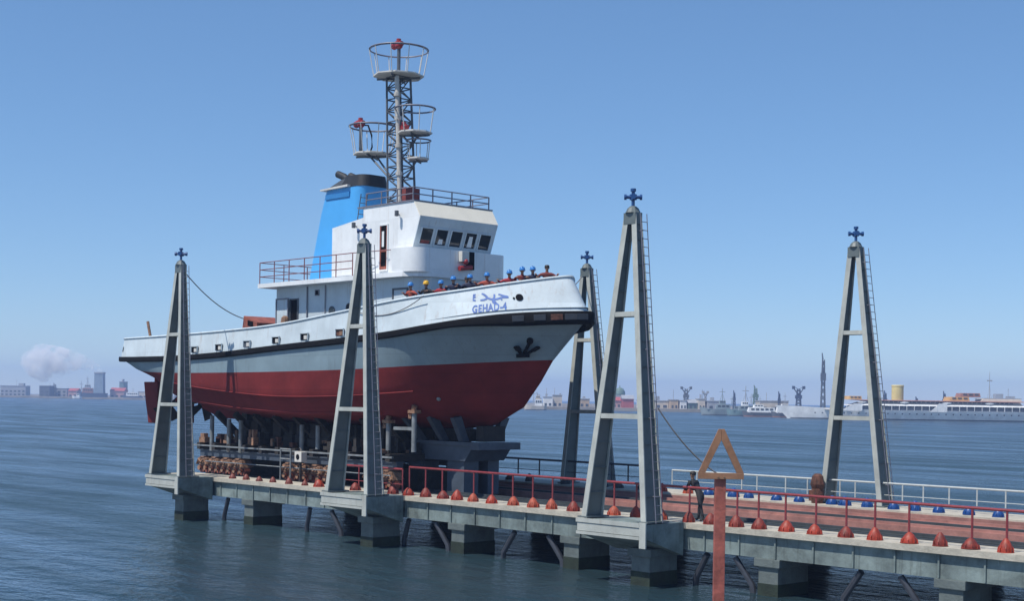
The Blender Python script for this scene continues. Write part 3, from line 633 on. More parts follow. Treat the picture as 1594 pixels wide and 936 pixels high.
# wheelhouse
prof = [(-1.95, 13.3), (-1.32, 14.98), (-1.8, 15.72), (-5.75, 15.72), (-5.75, DZ), (-1.95, DZ)]
b = MB(); b.prism(prof, 1, -2.45, 2.45); wh = b.build('wheelhouse', 'white', tug)
b = MB(); e = Vector((.62, 0, 1.5)).normalized()
b.hexa([(-1.31, -2.47, 14.99), (-1.31, 2.47, 14.99), (-1.36, 2.47, 14.99), (-1.36, -2.47, 14.99)], [(-1.78, -2.47, 15.74), (-1.78, 2.47, 15.74), (-1.84, 2.47, 15.74), (-1.84, -2.47, 15.74)])
b.build('visor', 'cream', wh)
b = MB(); b.hexa([(-1.86, -2.452, 13.5), (-1.86, 2.452, 13.5), (-1.9, 2.452, 13.5), (-1.9, -2.452, 13.5)], [(-1.315, -2.452, 14.95), (-1.315, 2.452, 14.95), (-1.38, 2.452, 14.95), (-1.38, -2.452, 14.95)]); b.build('front_panel', 'bulwark', wh)
for k in range(5):      # five raked windows
    yc = -1.84+k*.92; w2 = .34
    def FP(y, v, o): # v along the raked face, o outwards
        z = 13.5+v*1.45; x = -1.86+v*.545; return Vector((x+o*.94, y, z-o*.34))
    b = MB(); b.hexa([FP(yc-w2, .17, .012), FP(yc+w2, .17, .012), FP(yc+w2, .17, 0), FP(yc-w2, .17, 0)], [FP(yc-w2, .66, .012), FP(yc+w2, .66, .012), FP(yc+w2, .66, 0), FP(yc-w2, .66, 0)])
    wn = b.build('window', 'glass', wh)
    b = MB()
    for (y0, y1, v0, v1) in ((yc-w2-.06, yc-w2, .14, .69), (yc+w2, yc+w2+.06, .14, .69), (yc-w2, yc+w2, .14, .17), (yc-w2, yc+w2, .66, .69)):
        b.hexa([FP(y0, v0, .05), FP(y1, v0, .05), FP(y1, v0, 0), FP(y0, v0, 0)], [FP(y0, v1, .05), FP(y1, v1, .05), FP(y1, v1, 0), FP(y0, v1, 0)])
    b.build('window_frame', 'bulwark', wh)
    if k in (1, 3):
        b = MB(); v0, v1 = (.2, .36) if k == 1 else (.2, .55)
        b.hexa([FP(yc-.14, v0, .02), FP(yc+.16, v0, .02), FP(yc+.16, v0, .013), FP(yc-.14, v0, .013)], [FP(yc-.1, v1, .02), FP(yc+.12, v1, .02), FP(yc+.12, v1, .013), FP(yc-.1, v1, .013)]); b.build('blind', 'white', wh)
    if k == 0:
        b = MB(); b.hexa([FP(yc-.25, .18, .02), FP(yc+.25, .18, .02), FP(yc+.25, .18, .013), FP(yc-.25, .18, .013)], [FP(yc-.25, .28, .02), FP(yc+.25, .28, .02), FP(yc+.25, .28, .013), FP(yc-.25, .28, .013)]); b.build('blind', 'maroon', wh)
o = framed(-4.35, -3.78, DZ+.25, 14.72, -2.45, 'doorway', 'dark', 'white', wh, .06)
b = MB(); b.box(-4.35, -4.27, -2.49, -2.46, DZ+.25, 14.72); b.box(-3.86, -3.78, -2.49, -2.46, DZ+.25, 14.72); b.box(-4.27, -3.86, -2.49, -2.46, 13.45, 13.56); b.box(-4.27, -3.86, -2.49, -2.46, DZ+.25, DZ+.4); b.build('door_leaf', 'rustred', wh)
b = MB(); b.box(-4.22, -4.05, -2.475, -2.465, 13.7, 14.45); b.build('door_pane', 'white', wh)
# casing behind the wheelhouse, with sloping top
b = MB(); b.prism([(-8.35, DZ), (-5.752, DZ), (-5.752, 15.25), (-8.35, 14.92)], 1, -2.44, 2.44); cas = b.build('engine_casing', 'white', tug)
for x, z in ((-2.9, 15.15), (-6.3, 14.85)):
    b = MB(); b.tube([(x, -2.45, z), (x+.12, -2.7, z)], .03, 6); b.tube([(x+.12, -2.72, z+.16), (x+.12, -2.72, z-.1)], .1, 8); b.build('deck_lamp', 'mastgrey', tug, smooth=True)
b = MB(); b.box(-6.2, -1.75, -2.5, 2.5, 15.722, 15.78); b.build('wheelhouse_roof', 'railgrey', tug)
# roof railing
def rail_path(name, path, z, h, mat, parent, nrail=2, sp=1.1, r=.022, zs=None):
    b = MB(); P = [Vector((*p, 0)) for p in path]
    for k in range(1, nrail+1):
        b.tube([p+Vector((0, 0, z+h*k/nrail)) for p in P], r, 6)
    o = b.build(name, mat, parent, smooth=True)
    for i in range(len(P)-1):
        n = max(1, round((P[i+1]-P[i]).length/sp))
        for j in range(n+(1 if i == len(P)-2 else 0)):
            q = P[i].lerp(P[i+1], j/n); c = MB(); c.tube([q+Vector((0, 0, z)), q+Vector((0, 0, z+h))], r*1.2, 6); c.build('rail_post', mat, o, smooth=True)
    return o
rail_path('roof_railing', [(-5.6, -2.4), (-1.95, -2.4), (-1.95, 2.4), (-5.6, 2.4)], 15.78, .62, 'railgrey', tug, 2, 1.2, .03)
rail_path('deck_railing', [(-5.8, -3.03), (-14.02, -3.03), (-14.02, 3.03), (-5.8, 3.03)], DZ, 1.12, 'railred', tug, 3, 1.35, .024)
b = MB(); b.tube([(-5.8, -3.03, DZ+1.12), (-3.0, -2.6, DZ+1.15)], .022, 6); b.build('hand_rail', 'railred', tug)
# ladder behind wheelhouse
b = MB()
for y in (-2.2, -1.8): b.tube([(-6.6, y, 15.1), (-6.3, y, 16.5)], .025, 6)
for k in range(5): b.tube([(-6.58+.06*k, -2.2, 15.25+.27*k), (-6.58+.06*k, -1.8, 15.25+.27*k)], .018, 5)
b.build('ladder', 'mastgrey', tug)
# funnel: long casing, raked aft edge, rounded front
def funnel_sec(z, xa, xf, hw, rad):
    pts = [(xa, -hw*.9), (xa+.25, -hw)]
    for i in range(7):
        a = -math.pi/2+i/6*math.pi/2; pts.append((xf-rad+rad*math.cos(a), -hw+rad+rad*math.sin(a)))
    pts += [(p[0], -p[1]) for p in reversed(pts)]
    return [Vector((p[0], p[1], z)) for p in pts]
secs = [funnel_sec(DZ, -12.6, -8.4, 1.0, .55), funnel_sec(16.0, -11.55, -8.05, .98, .55), funnel_sec(17.25, -11.1, -7.95, .95, .5)]
b = MB(); V = [[b.bm.verts.new(p) for p in r] for r in secs]; k = len(V[0])
for i in range(2):
    for j in range(k): b.face([V[i][j], V[i][(j+1) % k], V[i+1][(j+1) % k], V[i+1][j]])
b.face(V[-1]); b.face(V[0][::-1]); fun = b.build('funnel', 'funnelblue', tug, smooth=True)
b = MB(); b.prism([(-11.3, 17.22), (-8.9, 17.26), (-8.9, 17.36), (-11.3, 17.3)], 1, -1.15, 1.15); b.build('top_plate', 'platwhite', fun)
b = MB(); b.prism([(-11.0, 17.36), (-9.2, 17.38), (-8.6, 17.75), (-9.8, 17.72)], 1, -.85, .85); b.build('louvre_hood', 'mastgrey', fun)
b = MB(); V = [[b.bm.verts.new(p) for p in r] for r in (funnel_sec(17.252, -10.0, -7.9, .97, .55), funnel_sec(17.85, -9.6, -7.95, .85, .5))]; k = len(V[0])
for j in range(k): b.face([V[0][j], V[0][(j+1) % k], V[1][(j+1) % k], V[1][j]])
b.face(V[1]); b.face(V[0][::-1]); b.build('black_top', 'funnelblack', fun, smooth=True)
b = MB()
for y in (-.4, .4): b.tube([(-9.6, y, 17.6), (-10.2, y, 17.95), (-10.75, y, 18.15)], .19, 10)
b.build('exhaust_pipe', 'funnelblack', fun, smooth=True)
b = MB(); b.box(-11.0, -8.9, -1.02, -.985, 16.75, 17.0); b.build('vent_band', 'funnelband', fun)
# mast
def mast_x(z): return -5.85-.06*(z-16)
b = MB(); hw = .5; zb, zt = 15.2, 22.6
for sx in (-1, 1):
    for sy in (-1, 1): b.tube([(mast_x(zb)+sx*hw, sy*hw, zb), (mast_x(zt)+sx*hw*.85, sy*hw*.85, zt)], .06, 6)
mast = b.build('mast', 'mastgrey', tug)
b = MB(); nb = 13
for k in range(nb):
    z0 = zb+(zt-zb)*k/nb; z1 = zb+(zt-zb)*(k+1)/nb; x0, x1 = mast_x(z0), mast_x(z1); fl = 1 if k % 2 else -1; h0 = hw*(1-.15*k/nb); h1 = hw*(1-.15*(k+1)/nb)
    for s in (-1, 1):
        b.tube([(x0+fl*h0, s*h0, z0), (x1-fl*h1, s*h1, z1)], .033, 5); b.tube([(x0+s*h0, fl*h0, z0), (x1+s*h1, -fl*h1, z1)], .033, 5)
        b.tube([(x1-h1, s*h1, z1), (x1+h1, s*h1, z1)], .036, 5); b.tube([(x1+s*h1, -h1, z1), (x1+s*h1, h1, z1)], .036, 5)
b.build('lattice', 'mastgrey', mast)
b = MB(); b.tube([(mast_x(15.3)+.55, -.55, 15.3), (mast_x(22.55)+.5, -.5, 22.55)], .115, 10); b.build('riser_pipe', 'mastpale', mast, smooth=True)
for z in (16.2, 17.6, 19.0, 20.4, 21.6):
    b = MB(); b.tube([(mast_x(z)+.54, -.54, z-.09), (mast_x(z)+.54, -.54, z+.09)], .17, 10); b.build('pipe_flange', 'mastpale', mast)
def basket(cx_, cy_, z, r, h, r2, a0=0, a1=2*math.pi, n=9):
    b = MB(); b.lathe([(r*.94, -.07), (r, -.045), (r, .02), (r*.97, .03)], (cx_, cy_, z), 8); pl = b.build('lookout_platform', 'platwhite', tug)
    b = MB(); b.ring((cx_, cy_, z+h), r2, .034, 24, 6, a0, a1); b.ring((cx_, cy_, z+h*.97), r2*.97, .02, 24, 5, a0, a1); rl = b.build('guard_ring', 'railgrey', pl, smooth=True)
    for k in range(n):
        a = a0+(a1-a0)*(k+.5)/n; b = MB()
        b.tube([(cx_+r*.97*math.cos(a), cy_+r*.97*math.sin(a), z), (cx_+r2*math.cos(a), cy_+r2*math.sin(a), z+h)], .024, 5)
        b.build('guard_post', 'platwhite', pl)
    b = MB()
    for k in range(4):
        a = k*math.pi/2+.6; d = Vector((math.cos(a), math.sin(a), 0))
        b.bar(Vector((cx_, cy_, z-.14)), Vector((cx_, cy_, z-.14))+d*r*.88, .05, .08)
    b.build('gusset', 'mastgrey', pl)
    return pl
def monitor(x, y, z, h, red, parent):
    b = MB(); b.tube([(x, y, z), (x, y, z+h)], .09, 8); o = b.build('monitor_post', 'mastgrey', parent, smooth=True)
    b = MB(); b.tube([(x+.35, y-.1, z+h+.02), (x-.1, y, z+h+.12), (x-.55, y+.1, z+h+.05)], .13, 8, .18); b.ball((x, y, z+h), .2, seg=8, rng=6); b.tube([(x+.1, y-.1, z+h-.05), (x+.1, y-.1, z+h+.3)], .12, 8); b.build('water_monitor', red, o, smooth=True)
top = basket(mast_x(22.65), 0, 22.7, 1.3, 1.32, 1.5, n=10); monitor(mast_x(22.65), 0, 22.7, 1.55, 'monred', tug)
midp = basket(-4.75, -.1, 19.62, .88, 1.2, 1.02, n=7); monitor(-5.35, -.3, 19.62, .25, 'monred', tug)
lft = basket(-8.2, -.1, 18.95, 1.0, 1.42, 1.22, n=8); monitor(-8.95, -.3, 18.95, 1.62, 'monred', tug)
lowp = basket(-4.7, .1, 18.35, .55, .9, .62, n=6)
b = MB(); b.tube([(-8.0, 0, 18.85), (-6.5, 0, 17.4)], .05, 6); b.tube([(-8.0, -.5, 18.85), (-6.5, -.4, 17.6)], .05, 6); b.tube([(-4.6, 0, 19.5), (-5.5, 0, 18.7)], .05, 6); b.tube([(-4.7, 0, 18.25), (-5.4, 0, 17.5)], .04, 6)
b.build('bracket', 'mastgrey', mast)
b = MB(); b.tube([(-8.75, -.3, 20.5), (-8.4, -.25, 20.45), (-8.15, -.2, 19.9), (-8.1, -.2, 19.3), (-8.3, -.2, 19.0)], .045, 6); b.build('hose', 'blackrubber', mast, smooth=True)
b = MB(); b.box(-5.2, -4.9, -.5, .4, 16.2, 16.9); b.box(-6.9, -6.5, -.6, -.1, 15.3, 16.1); b.build('equipment_box', 'maroon', mast)
# aft deck machinery
b = MB(); wx, wy = -15.7, -1.6
for s in (-1, 1): b.prism([(wx-.95, 8.7), (wx+.95, 8.7), (wx+.75, 10.35), (wx-.55, 10.75)], 1, wy+s*.9-.08, wy+s*.9+.08)
b.prism([(wx-.55, 10.2), (wx+.75, 9.9), (wx+.75, 10.35), (wx-.55, 10.75)], 1, wy-.8, wy+.8)
wn = b.build('towing_winch', 'rustred', tug, bevel=.02)
b = MB(); b.tube([(wx+.05, wy-.8, 9.6), (wx+.05, wy+.8, 9.6)], .55, 16); b.build('winch_drum', 'mastgrey', wn, smooth=True)
b = MB(); b.hexa([(wx-.15, wy-.99, 10.2), (wx+.4, wy-.99, 10.1), (wx+.4, wy-.985, 10.1), (wx-.15, wy-.985, 10.2)], [(wx-.15, wy-.99, 10.5), (wx+.4, wy-.99, 10.4), (wx+.4, wy-.985, 10.4), (wx-.15, wy-.985, 10.5)]); b.build('winch_opening', 'dark', wn)
b = MB(); b.tube([(-29.3, -1.0, 9.7), (-29.75, -1.0, 10.9)], .09, 8); b.build('stern_staff', 'rust', tug, smooth=True)
b = MB(); b.box(-19.2, -18.0, -1.7, -1.3, 9.75, 9.85); b.build('tow_hook_bar', 'rust', tug)
b = MB(); b.box(-19.0, -18.2, -1.65, -1.35, 8.55, 9.75); b.build('tow_post', 'mastgrey', tug)
# pipes and cables hung along the house side
b = MB(); b.tube([(-10.6, -2.36, 8.8), (-10.6, -2.36, 12.1)], .04, 6); b.tube([(-9.0, -2.36, 8.8), (-9.0, -2.36, 12.1)], .03, 6); b.build('downpipe', 'railgrey', tug)

# ================================================================== CRADLE UNDER THE TUG
crd = thing('docking_cradle', (-8, 0, 2.06), 'long rusty steel cradle with props and blue bow trough under the tugboat', 'cradle')
for y in (-2.75, 2.1):
    b = MB(); b.box(-20.0, -2.2, y-.18, y+.18, 3.0, 3.32); b.box(-20.0, -2.2, y-.26, y+.26, 3.32, 3.38); b.build('girder', 'cradleblue', crd)
for i in range(12):
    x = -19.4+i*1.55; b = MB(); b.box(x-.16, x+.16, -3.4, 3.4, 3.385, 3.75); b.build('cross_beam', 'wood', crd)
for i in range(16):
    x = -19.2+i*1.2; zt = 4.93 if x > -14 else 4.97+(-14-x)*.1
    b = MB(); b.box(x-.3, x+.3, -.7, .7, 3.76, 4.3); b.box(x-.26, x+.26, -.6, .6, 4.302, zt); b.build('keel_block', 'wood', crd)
b = MB(); b.box(-20, -2.2, -1.3, 1.3, 1.8, 2.98); b.build('dark_fill_spine', 'wood', crd)  # added dark mass, closes the bright gap between the trolleys
b = MB(); b.box(-17.6, -4.3, -.45, .45, 3.76, 4.9); b.build('dark_fill_keel', 'wood', crd)  # added dark wall that keeps the void under the keel dark
b = MB(); b.box(-17.0, -4.0, 2.2, 2.5, 3.4, 5.2); b.build('far_bilge_timber', 'wood', crd)
b = MB(); b.box(-20, -2.0, -3.42, -3.3, 3.56, 3.64); b.build('walkway', 'post', crd)
b = MB(); b.tube([(-18.5, -3.46, 2.75), (-2.0, -3.46, 2.75)], .035, 6); b.build('pipe_run', 'post', crd)
def prop(x, y, z0, z1, mat='post', head=True):
    b = MB(); b.tube([(x, y, z0), (x, y, z1-.25)], .12, 10); o = b.build('prop', mat, crd, smooth=True)
    if head:
        b = MB(); b.box(x-.25, x+.25, y-.2, y+.2, z1-.25, z1-.1); b.tube([(x-.05, y, z1-.1), (x+.02, y, z1+.12)], .13, 8); b.box(x-.3, x-.1, y-.12, y+.12, z1-.5, z1-.3); b.build('screw_jack', 'rust', o)
for x, z1 in ((-18.66, 5.5), (-16.9, 5.35), (-15.7, 5.3), (-9.95, 5.2), (-8.54, 5.2)): prop(x, -3.0, 3.3, z1, 'post', False)
for x, z1 in ((-2.8, 5.45), (-.88, 5.95)): prop(x, -3.0, 3.9, z1)
for x in (-18, -15, -10, -6): prop(x, 3.0, 3.3, 5.3, 'wood', False)
b = MB(); b.box(-2.3, -.9, -3.1, -2.9, 4.9, 5.05); b.build('prop_tie', 'post', crd)
# inclined bow shores and blue trough
b = MB(); b.hexa([(-4.2, -1.25, 3.5), (.7, -1.25, 3.5), (.7, 1.25, 3.5), (-4.2, 1.25, 3.5)], [(-4.2, -1.25, 4.3), (1.35, -1.25, 4.3), (1.35, 1.25, 4.3), (-4.2, 1.25, 4.3)])
b.box(1.0, 1.75, -1.32, 1.32, 4.05, 4.38); b.box(-4.25, 1.75, -1.33, -1.26, 4.22, 4.4); tr = b.build('bow_trough', 'cradleblue', crd, bevel=.02)
for x0, x1, y0, y1 in ((-.7, .5, -1.1, -.2), (-3.6, -2.4, -1.1, -.2), (-.7, .5, .4, 1.1)):
    b = MB(); b.box(x0, x1, y0, y1, 1.9, 3.495); b.build('trough_leg', 'cradleblue', crd)
for x, zt in ((-3.6, 4.93), (-2.5, 4.93), (-.9, 4.96), (.2, 5.0), (1.1, 5.15)):
    b = MB(); b.box(x-.24, x+.24, -.7, .7, 4.41, zt); b.build('bow_block', 'wood', crd)
for y in (-2.3, 2.3):
    b = MB(); s_ = 1 if y > 0 else -1
    b.prism([(s_*1.0, 4.41), (s_*1.35, 4.41), (s_*2.75, 5.75), (s_*2.55, 6.05), (s_*2.3, 5.9)], 0, -2.6, -2.3); b.build('bow_shore', 'cradleblue', crd)
    b = MB(); b.prism([(s_*.8, 4.41), (s_*1.2, 4.41), (s_*1.75, 5.5), (s_*1.3, 5.6)], 0, .2, .5); b.build('bow_shore', 'cradleblue', crd)
    b = MB(); b.prism([(s_*.8, 4.41), (s_*1.2, 4.41), (s_*2.1, 5.6), (s_*1.6, 5.65)], 0, -1.2, -.9); b.build('bow_shore', 'cradleblue', crd)
for i in range(34):
    x = random.uniform(-19.5, -2.4); y = random.choice((-3.1, -2.75, -2.5, -1.6)); h_ = random.uniform(.15, .45); w_ = random.uniform(.2, .6)
    b = MB(); b.box(x-w_/2, x+w_/2, y-.16, y+.16, 3.755, 3.755+h_)
    if random.random() < .5: b.box(x-w_*.35, x+w_*.3, y-.13, y+.13, 3.757+h_, 3.9+h_+random.random()*.3)
    b.build('packing_timber', random.choice(('wood', 'wood', 'rustdark', 'rust')), crd)
for i in range(13):
    x = -17.2+i*1.12; b = MB(); b.box(x-.42, x+.42, -2.0, -1.5, 3.76, 4.2+.1*(i % 3)); b.box(x-.36, x+.38, -1.95, -1.55, 4.22+.1*(i % 3), 5.0); b.build('dark_fill_block', 'wood', crd)  # added dark masses filling the shadowy gap below the near bilge
for i in range(9):
    x = -18.6+i*1.9; b = MB(); b.bar((x, -1.0, 3.9), (x+.25, -2.9, 5.35+.1*random.random()), .26, .3); b.build('bilge_shore', 'wood', crd)
# wheel trolleys that carry the cradle, rusty
def trolley_proto():
    t = thing('wheel_trolley', (0, 0, 0), 'rusty wheel trolley standing on the track rails under the tugboat cradle', 'trolley', 'wheel trolleys under the cradle')
    b = MB(); b.prism([(-.55, .45), (.55, .45), (.42, .86), (-.42, .86)], 1, -.3, .3); b.box(-.2, .2, -.34, .34, .86, .94); b.build('frame', 'rust', t, bevel=.02)
    for x in (-.3, .3):
        b = MB(); b.tube([(x, -.16, .28), (x, .16, .28)], .28, 14); b.tube([(x, -.34, .28), (x, .34, .28)], .09, 8); wv = b.build('wheel', 'rustred', t)
        b = MB(); b.tube([(x, -.36, .28), (x, -.33, .28)], .14, 8); b.build('hub', 'rust', wv)
    for s in (-1, 1):
        b = MB()
        b.tube([(-.5, s*.36, .5), (-.3, s*.38, .78), (0, s*.38, .6), (.3, s*.38, .78), (.5, s*.36, .5)], .05, 6); b.build('spring', 'rust', t)
    return t
tp = trolley_proto(); first = True
for y in (-2.9, 2.1):
    for x in (-19.3, -18.1, -16.9, -15.7, -10.9, -9.7, -8.5, -7.3, -3.9, -2.7):
        if first: tp.location = (x, y, 2.05); first = False
        else: dup(tp, (x, y, 2.05))
# loose gear and struts along the near side of the cradle
gp = thing('pipe_rack', (-9.6, -3.7, 1.97), 'small pale pipe rack on the platform beside the tugboat cradle', 'rack')
b = MB()
for x in (-10.8, -9.9): b.tube([(x, -3.7, 1.73), (x, -3.7, 3.75)], .05, 6)
b.tube([(-10.8, -3.7, 3.2), (-9.9, -3.7, 3.2)], .05, 6); b.tube([(-10.8, -3.7, 3.7), (-9.9, -3.7, 3.7)], .05, 6); b.build('frame', 'post', gp)
b = MB(); b.box(-9.35, -8.75, -3.85, -3.5, 3.1, 3.62); cb_ = b.build('cabinet', 'platwhite', gp, bevel=.04)
b = MB(); b.tube([(-9.05, -3.68, 1.73), (-9.05, -3.68, 3.098)], .07, 8); b.build('cabinet_stand', 'wood', gp)
b = MB(); b.tube([(-9.05, -3.853, 3.36), (-9.05, -3.87, 3.36)], .14, 14); b.build('dial', 'dark', cb_)

# ================================================================== ROPES
def sag(a, c, d, n=16):
    a, c = Vector(a), Vector(c); return [a.lerp(c, i/n)-Vector((0, 0, d*4*(i/n)*(1-i/n))) for i in range(n+1)]
b = MB(); b.tube(sag((-14.4, -7.3, 12.7), (-16.4, -2.5, 10.6), .35), .028, 5); tag(b.build('rope', 'rope', smooth=True), 'slack mooring rope from the leftmost tower top to the tugboat aft winch', 'rope')
b = MB(); b.tube(sag((18.2, -7.75, 6.2), (19.5, -6.05, 3.95), .25), .028, 5); tag(b.build('rope', 'rope', smooth=True), 'dark rope from tower ladder to the worker at the near railing', 'rope')
b = MB(); b.tube(sag((.95, 6.1, 12.6), (4.9, .4, 12.0), .5), .026, 5); tag(b.build('rope', 'rope', smooth=True), 'thin rope from tugboat bow to the tower behind it', 'rope')
b = MB(); b.tube(sag((-3.8, -4.5, 10.55), (1.2, -4.25, 11.0), .55), .022, 5); tag(b.build('rope', 'rope', smooth=True), 'thin rope hanging in a loop on the white tugboat bulwark', 'rope')

# ================================================================== PEOPLE
def person_mesh(pose):
    """One continuous body grown with a skin modifier; faces -y; returns a mesh with slots skin, cloth, boots."""
    J = {}; E = []; rad = {}
    def j(n, p, r, to=None):
        J[n] = Vector(p); rad[n] = r
        if to: E.append((to, n))
    ln = dict(lean=.12, stand=.03, wide=.06, pull=.38)[pose]
    j('pelvis', (0, 0, .95), .145); j('waist', (0, -ln*.3, 1.12), .135, 'pelvis'); j('chest', (0, -ln*.8, 1.34), .165, 'waist'); j('collar', (0, -ln, 1.46), .10, 'chest')
    j('neck', (0, -ln-.01, 1.54), .058, 'collar'); j('jaw', (0, -ln-.035, 1.61), .075, 'neck'); j('head', (0, -ln-.02, 1.69), .098, 'jaw'); j('crown', (0, -ln, 1.755), .075, 'head')
    arms = {'lean': ((.38, -.08, 1.28), (.28, -.33, 1.37), (.23, -.41, 1.38)), 'stand': ((.27, -.02, 1.16), (.29, -.14, .95), (.29, -.18, .87)),
            'wide': ((.43, -.08, 1.3), (.5, -.3, 1.39), (.49, -.38, 1.4)), 'pull': ((.25, -.5, 1.12), (.1, -.75, 1.2), (.06, -.83, 1.22))}[pose]
    for s, t in ((-1, 'l'), (1, 'r')):
        j('sh'+t, (s*.185, -ln, 1.42), .085, 'chest'); e, w_, h = arms
        j('el'+t, (s*e[0], e[1], e[2]), .056, 'sh'+t); j('wr'+t, (s*w_[0], w_[1], w_[2]), .037, 'el'+t); j('ha'+t, (s*h[0], h[1], h[2]), .036, 'wr'+t)
        st = .0 if pose != 'pull' else s*.22
        j('hip'+t, (s*.1, 0, .9), .105, 'pelvis'); j('kn'+t, (s*.12, -.03+st*.6, .5), .07, 'hip'+t); j('an'+t, (s*.13, .02+st, .09), .048, 'kn'+t); j('toe'+t, (s*.15, -.15+st, .045), .04, 'an'+t)
    names = list(J); idx = {n: i for i, n in enumerate(names)}
    me = bpy.data.meshes.new('tmp'); me.from_pydata([J[n] for n in names], [(idx[a], idx[c]) for a, c in E], [])
    o = bpy.data.objects.new('tmp', me); COL.objects.link(o)
    o.modifiers.new('skin', 'SKIN'); sub = o.modifiers.new('sub', 'SUBSURF'); sub.levels = 1
    for i, n in enumerate(names): me.skin_vertices[0].data[i].radius = (rad[n], rad[n]*(.78 if n in ('chest', 'waist', 'pelvis', 'collar') else 1))
    me.skin_vertices[0].data[0].use_root = True
    dg = bpy.context.evaluated_depsgraph_get(); dg.update()
    ev = bpy.data.meshes.new_from_object(o.evaluated_get(dg)); bpy.data.objects.remove(o)
    b = MB(); b.bm.from_mesh(ev)
    hz = min(J['wrl'].z, J['wrr'].z)
    for f in b.bm.faces:
        c = f.calc_center_median(); f.smooth = True
        near_hand = any((c-J['ha'+t]).length < .085 and (c-J['wr'+t]).length > .03 for t in 'lr')
        f.material_index = 0 if (c.z > 1.535 or near_hand) else (2 if c.z < .13 else 1)
    # fingers, thumb, nose, ears, eyes
    for s, t in ((-1, 'l'), (1, 'r')):
        h = J['ha'+t]; d = (h-J['wr'+t]).normalized(); sd_ = d.cross(Vector((0, 0, 1))).normalized()
        for k, L_ in enumerate((.065, .08, .075, .055)):
            p0 = h+sd_*(-.027+.018*k)+d*.01; b.mi = 0; b.tube([p0, p0+d*L_*.55-Vector((0, 0, .006)), p0+d*L_*.85-Vector((0, 0, .035))], .0095, 5)
        p0 = h-sd_*s*.03-d*.02; b.tube([p0, p0+d*.03-sd_*s*.03, p0+d*.055-sd_*s*.03-Vector((0, 0, .02))], .011, 5)
        b.ball(J['head']+Vector((s*.098, .012, -.02)), .028, .5, .8, 1.2, 6, 5)
    n0 = J['head']+Vector((0, -.1, -.03)); b.hexa([n0+Vector((-.017, .01, -.02)), n0+Vector((.017, .01, -.02)), n0+Vector((.017, .02, -.02)), n0+Vector((-.017, .02, -.02))][:4], [n0+Vector((-.008, -.005, .035)), n0+Vector((.008, -.005, .035)), n0+Vector((.008, .02, .035)), n0+Vector((-.008, .02, .035))])
    b.mi = 2
    for s in (-1, 1): b.ball(J['head']+Vector((s*.035, -.088, .0)), .012, seg=6, rng=4)
    bmesh.ops.recalc_face_normals(b.bm, faces=b.bm.faces)
    r = bpy.data.meshes.new('person')
    for q in ('skin', 'black', 'boots'): r.materials.append(M[q])
    b.bm.to_mesh(r); b.bm.free(); return r, J['head'].copy()
BODY = {p: person_mesh(p) for p in ('lean', 'stand', 'wide', 'pull')}
hb = MB(); hb.lathe([(.128, -.02), (.13, .02), (.122, .07), (.095, .115), (.05, .14), (.01, .147)], (0, 0, 0), 16, 1, 1.12); hb.lathe([(.128, -.022), (.155, -.028), (.155, -.018), (.128, -.005)], (0, -.015, 0), 16, 1, 1.15); hb.box(-.014, .014, -.13, .13, .1, .152)
HEL = hb.build('helmet', 'helmetblue', smooth=True); HELM = HEL.data; bpy.data.objects.remove(HEL)
hb = MB(); hb.lathe([(.102, -.05), (.112, .0), (.105, .055), (.07, .09), (.01, .1)], (0, .012, 0), 14, 1, 1.05)
HA = hb.build('hair', 'hair', smooth=True); HAIRM = HA.data; bpy.data.objects.remove(HA)
def person(loc, rz, pose, cloth, hat, label, group=None, sc=1.0):
    me, hd = BODY[pose]; me = me.copy()
    for i, q in enumerate(('skin', cloth, 'boots')): me.materials[i] = M[q]
    o = bpy.data.objects.new('person', me); COL.objects.link(o); o.location = loc; o.rotation_euler.z = rz; o.scale = (sc,)*3
    tag(o, label, 'person', group)
    hm = (HAIRM if hat == 'hair' else HELM).copy(); hm.materials[0] = M[hat if hat == 'hair' else 'helmet'+hat]
    h = bpy.data.objects.new('hair' if hat == 'hair' else 'helmet', hm); COL.objects.link(h); h.parent = o; h.location = hd+Vector((0, .0, .035))
    return o

def crew(sx, y, ztop, nx, ny, pose, cloth, hat, label):
    h = 1.868 if hat != 'hair' else 1.84
    hd = BODY[pose][1]
    person((sx+nx*.1, y+ny*.1, ztop-h), math.atan2(-nx, ny), pose, cloth, hat, label, 'crew lined up along the tugboat bow')
crew(-0.32, -3.75, 11.71, -0.1, 0.99, 'lean', 'orange', 'blue', 'person in orange coverall and blue helmet, first in the line at its aft end')
crew(0.63, -3.62, 11.75, -0.19, 0.98, 'lean', 'black', 'yellow', 'person in black jacket wearing the only yellow helmet on the tugboat')
crew(1.41, -3.41, 11.75, -0.37, 0.93, 'lean', 'redcloth', 'blue', 'person in red coverall and blue helmet, standing right of the yellow helmet')
crew(1.94, -3.14, 11.92, -0.51, 0.86, 'lean', 'navy', 'blue', 'person in dark navy coverall and blue helmet, left of the bareheaded one')
crew(2.37, -2.75, 11.92, -0.52, 0.85, 'stand', 'black', 'hair', 'bareheaded dark-haired person in black between two navy coveralls on the bow')
crew(2.59, -2.74, 12.0, -0.52, 0.85, 'wide', 'navy', 'blue', 'person in dark navy coverall and blue helmet, arms spread, right of the bareheaded one')
crew(3.25, -2.31, 12.08, -0.58, 0.81, 'wide', 'orange', 'blue', 'person in orange coverall and blue helmet standing above the blue ship name')
crew(4.04, -1.68, 12.19, -0.66, 0.75, 'wide', 'redcloth', 'blue', 'person in red coverall and blue helmet alone above the bow hawse hole')
crew(4.46, -1.29, 12.33, -0.69, 0.72, 'lean', 'maroon', 'blue', 'person in dark maroon coverall and blue helmet, near the tip of the bow')
crew(4.8, -0.97, 12.35, -0.69, 0.73, 'lean', 'navy', 'blue', 'person in navy and blue helmet, second from the tip of the bow')
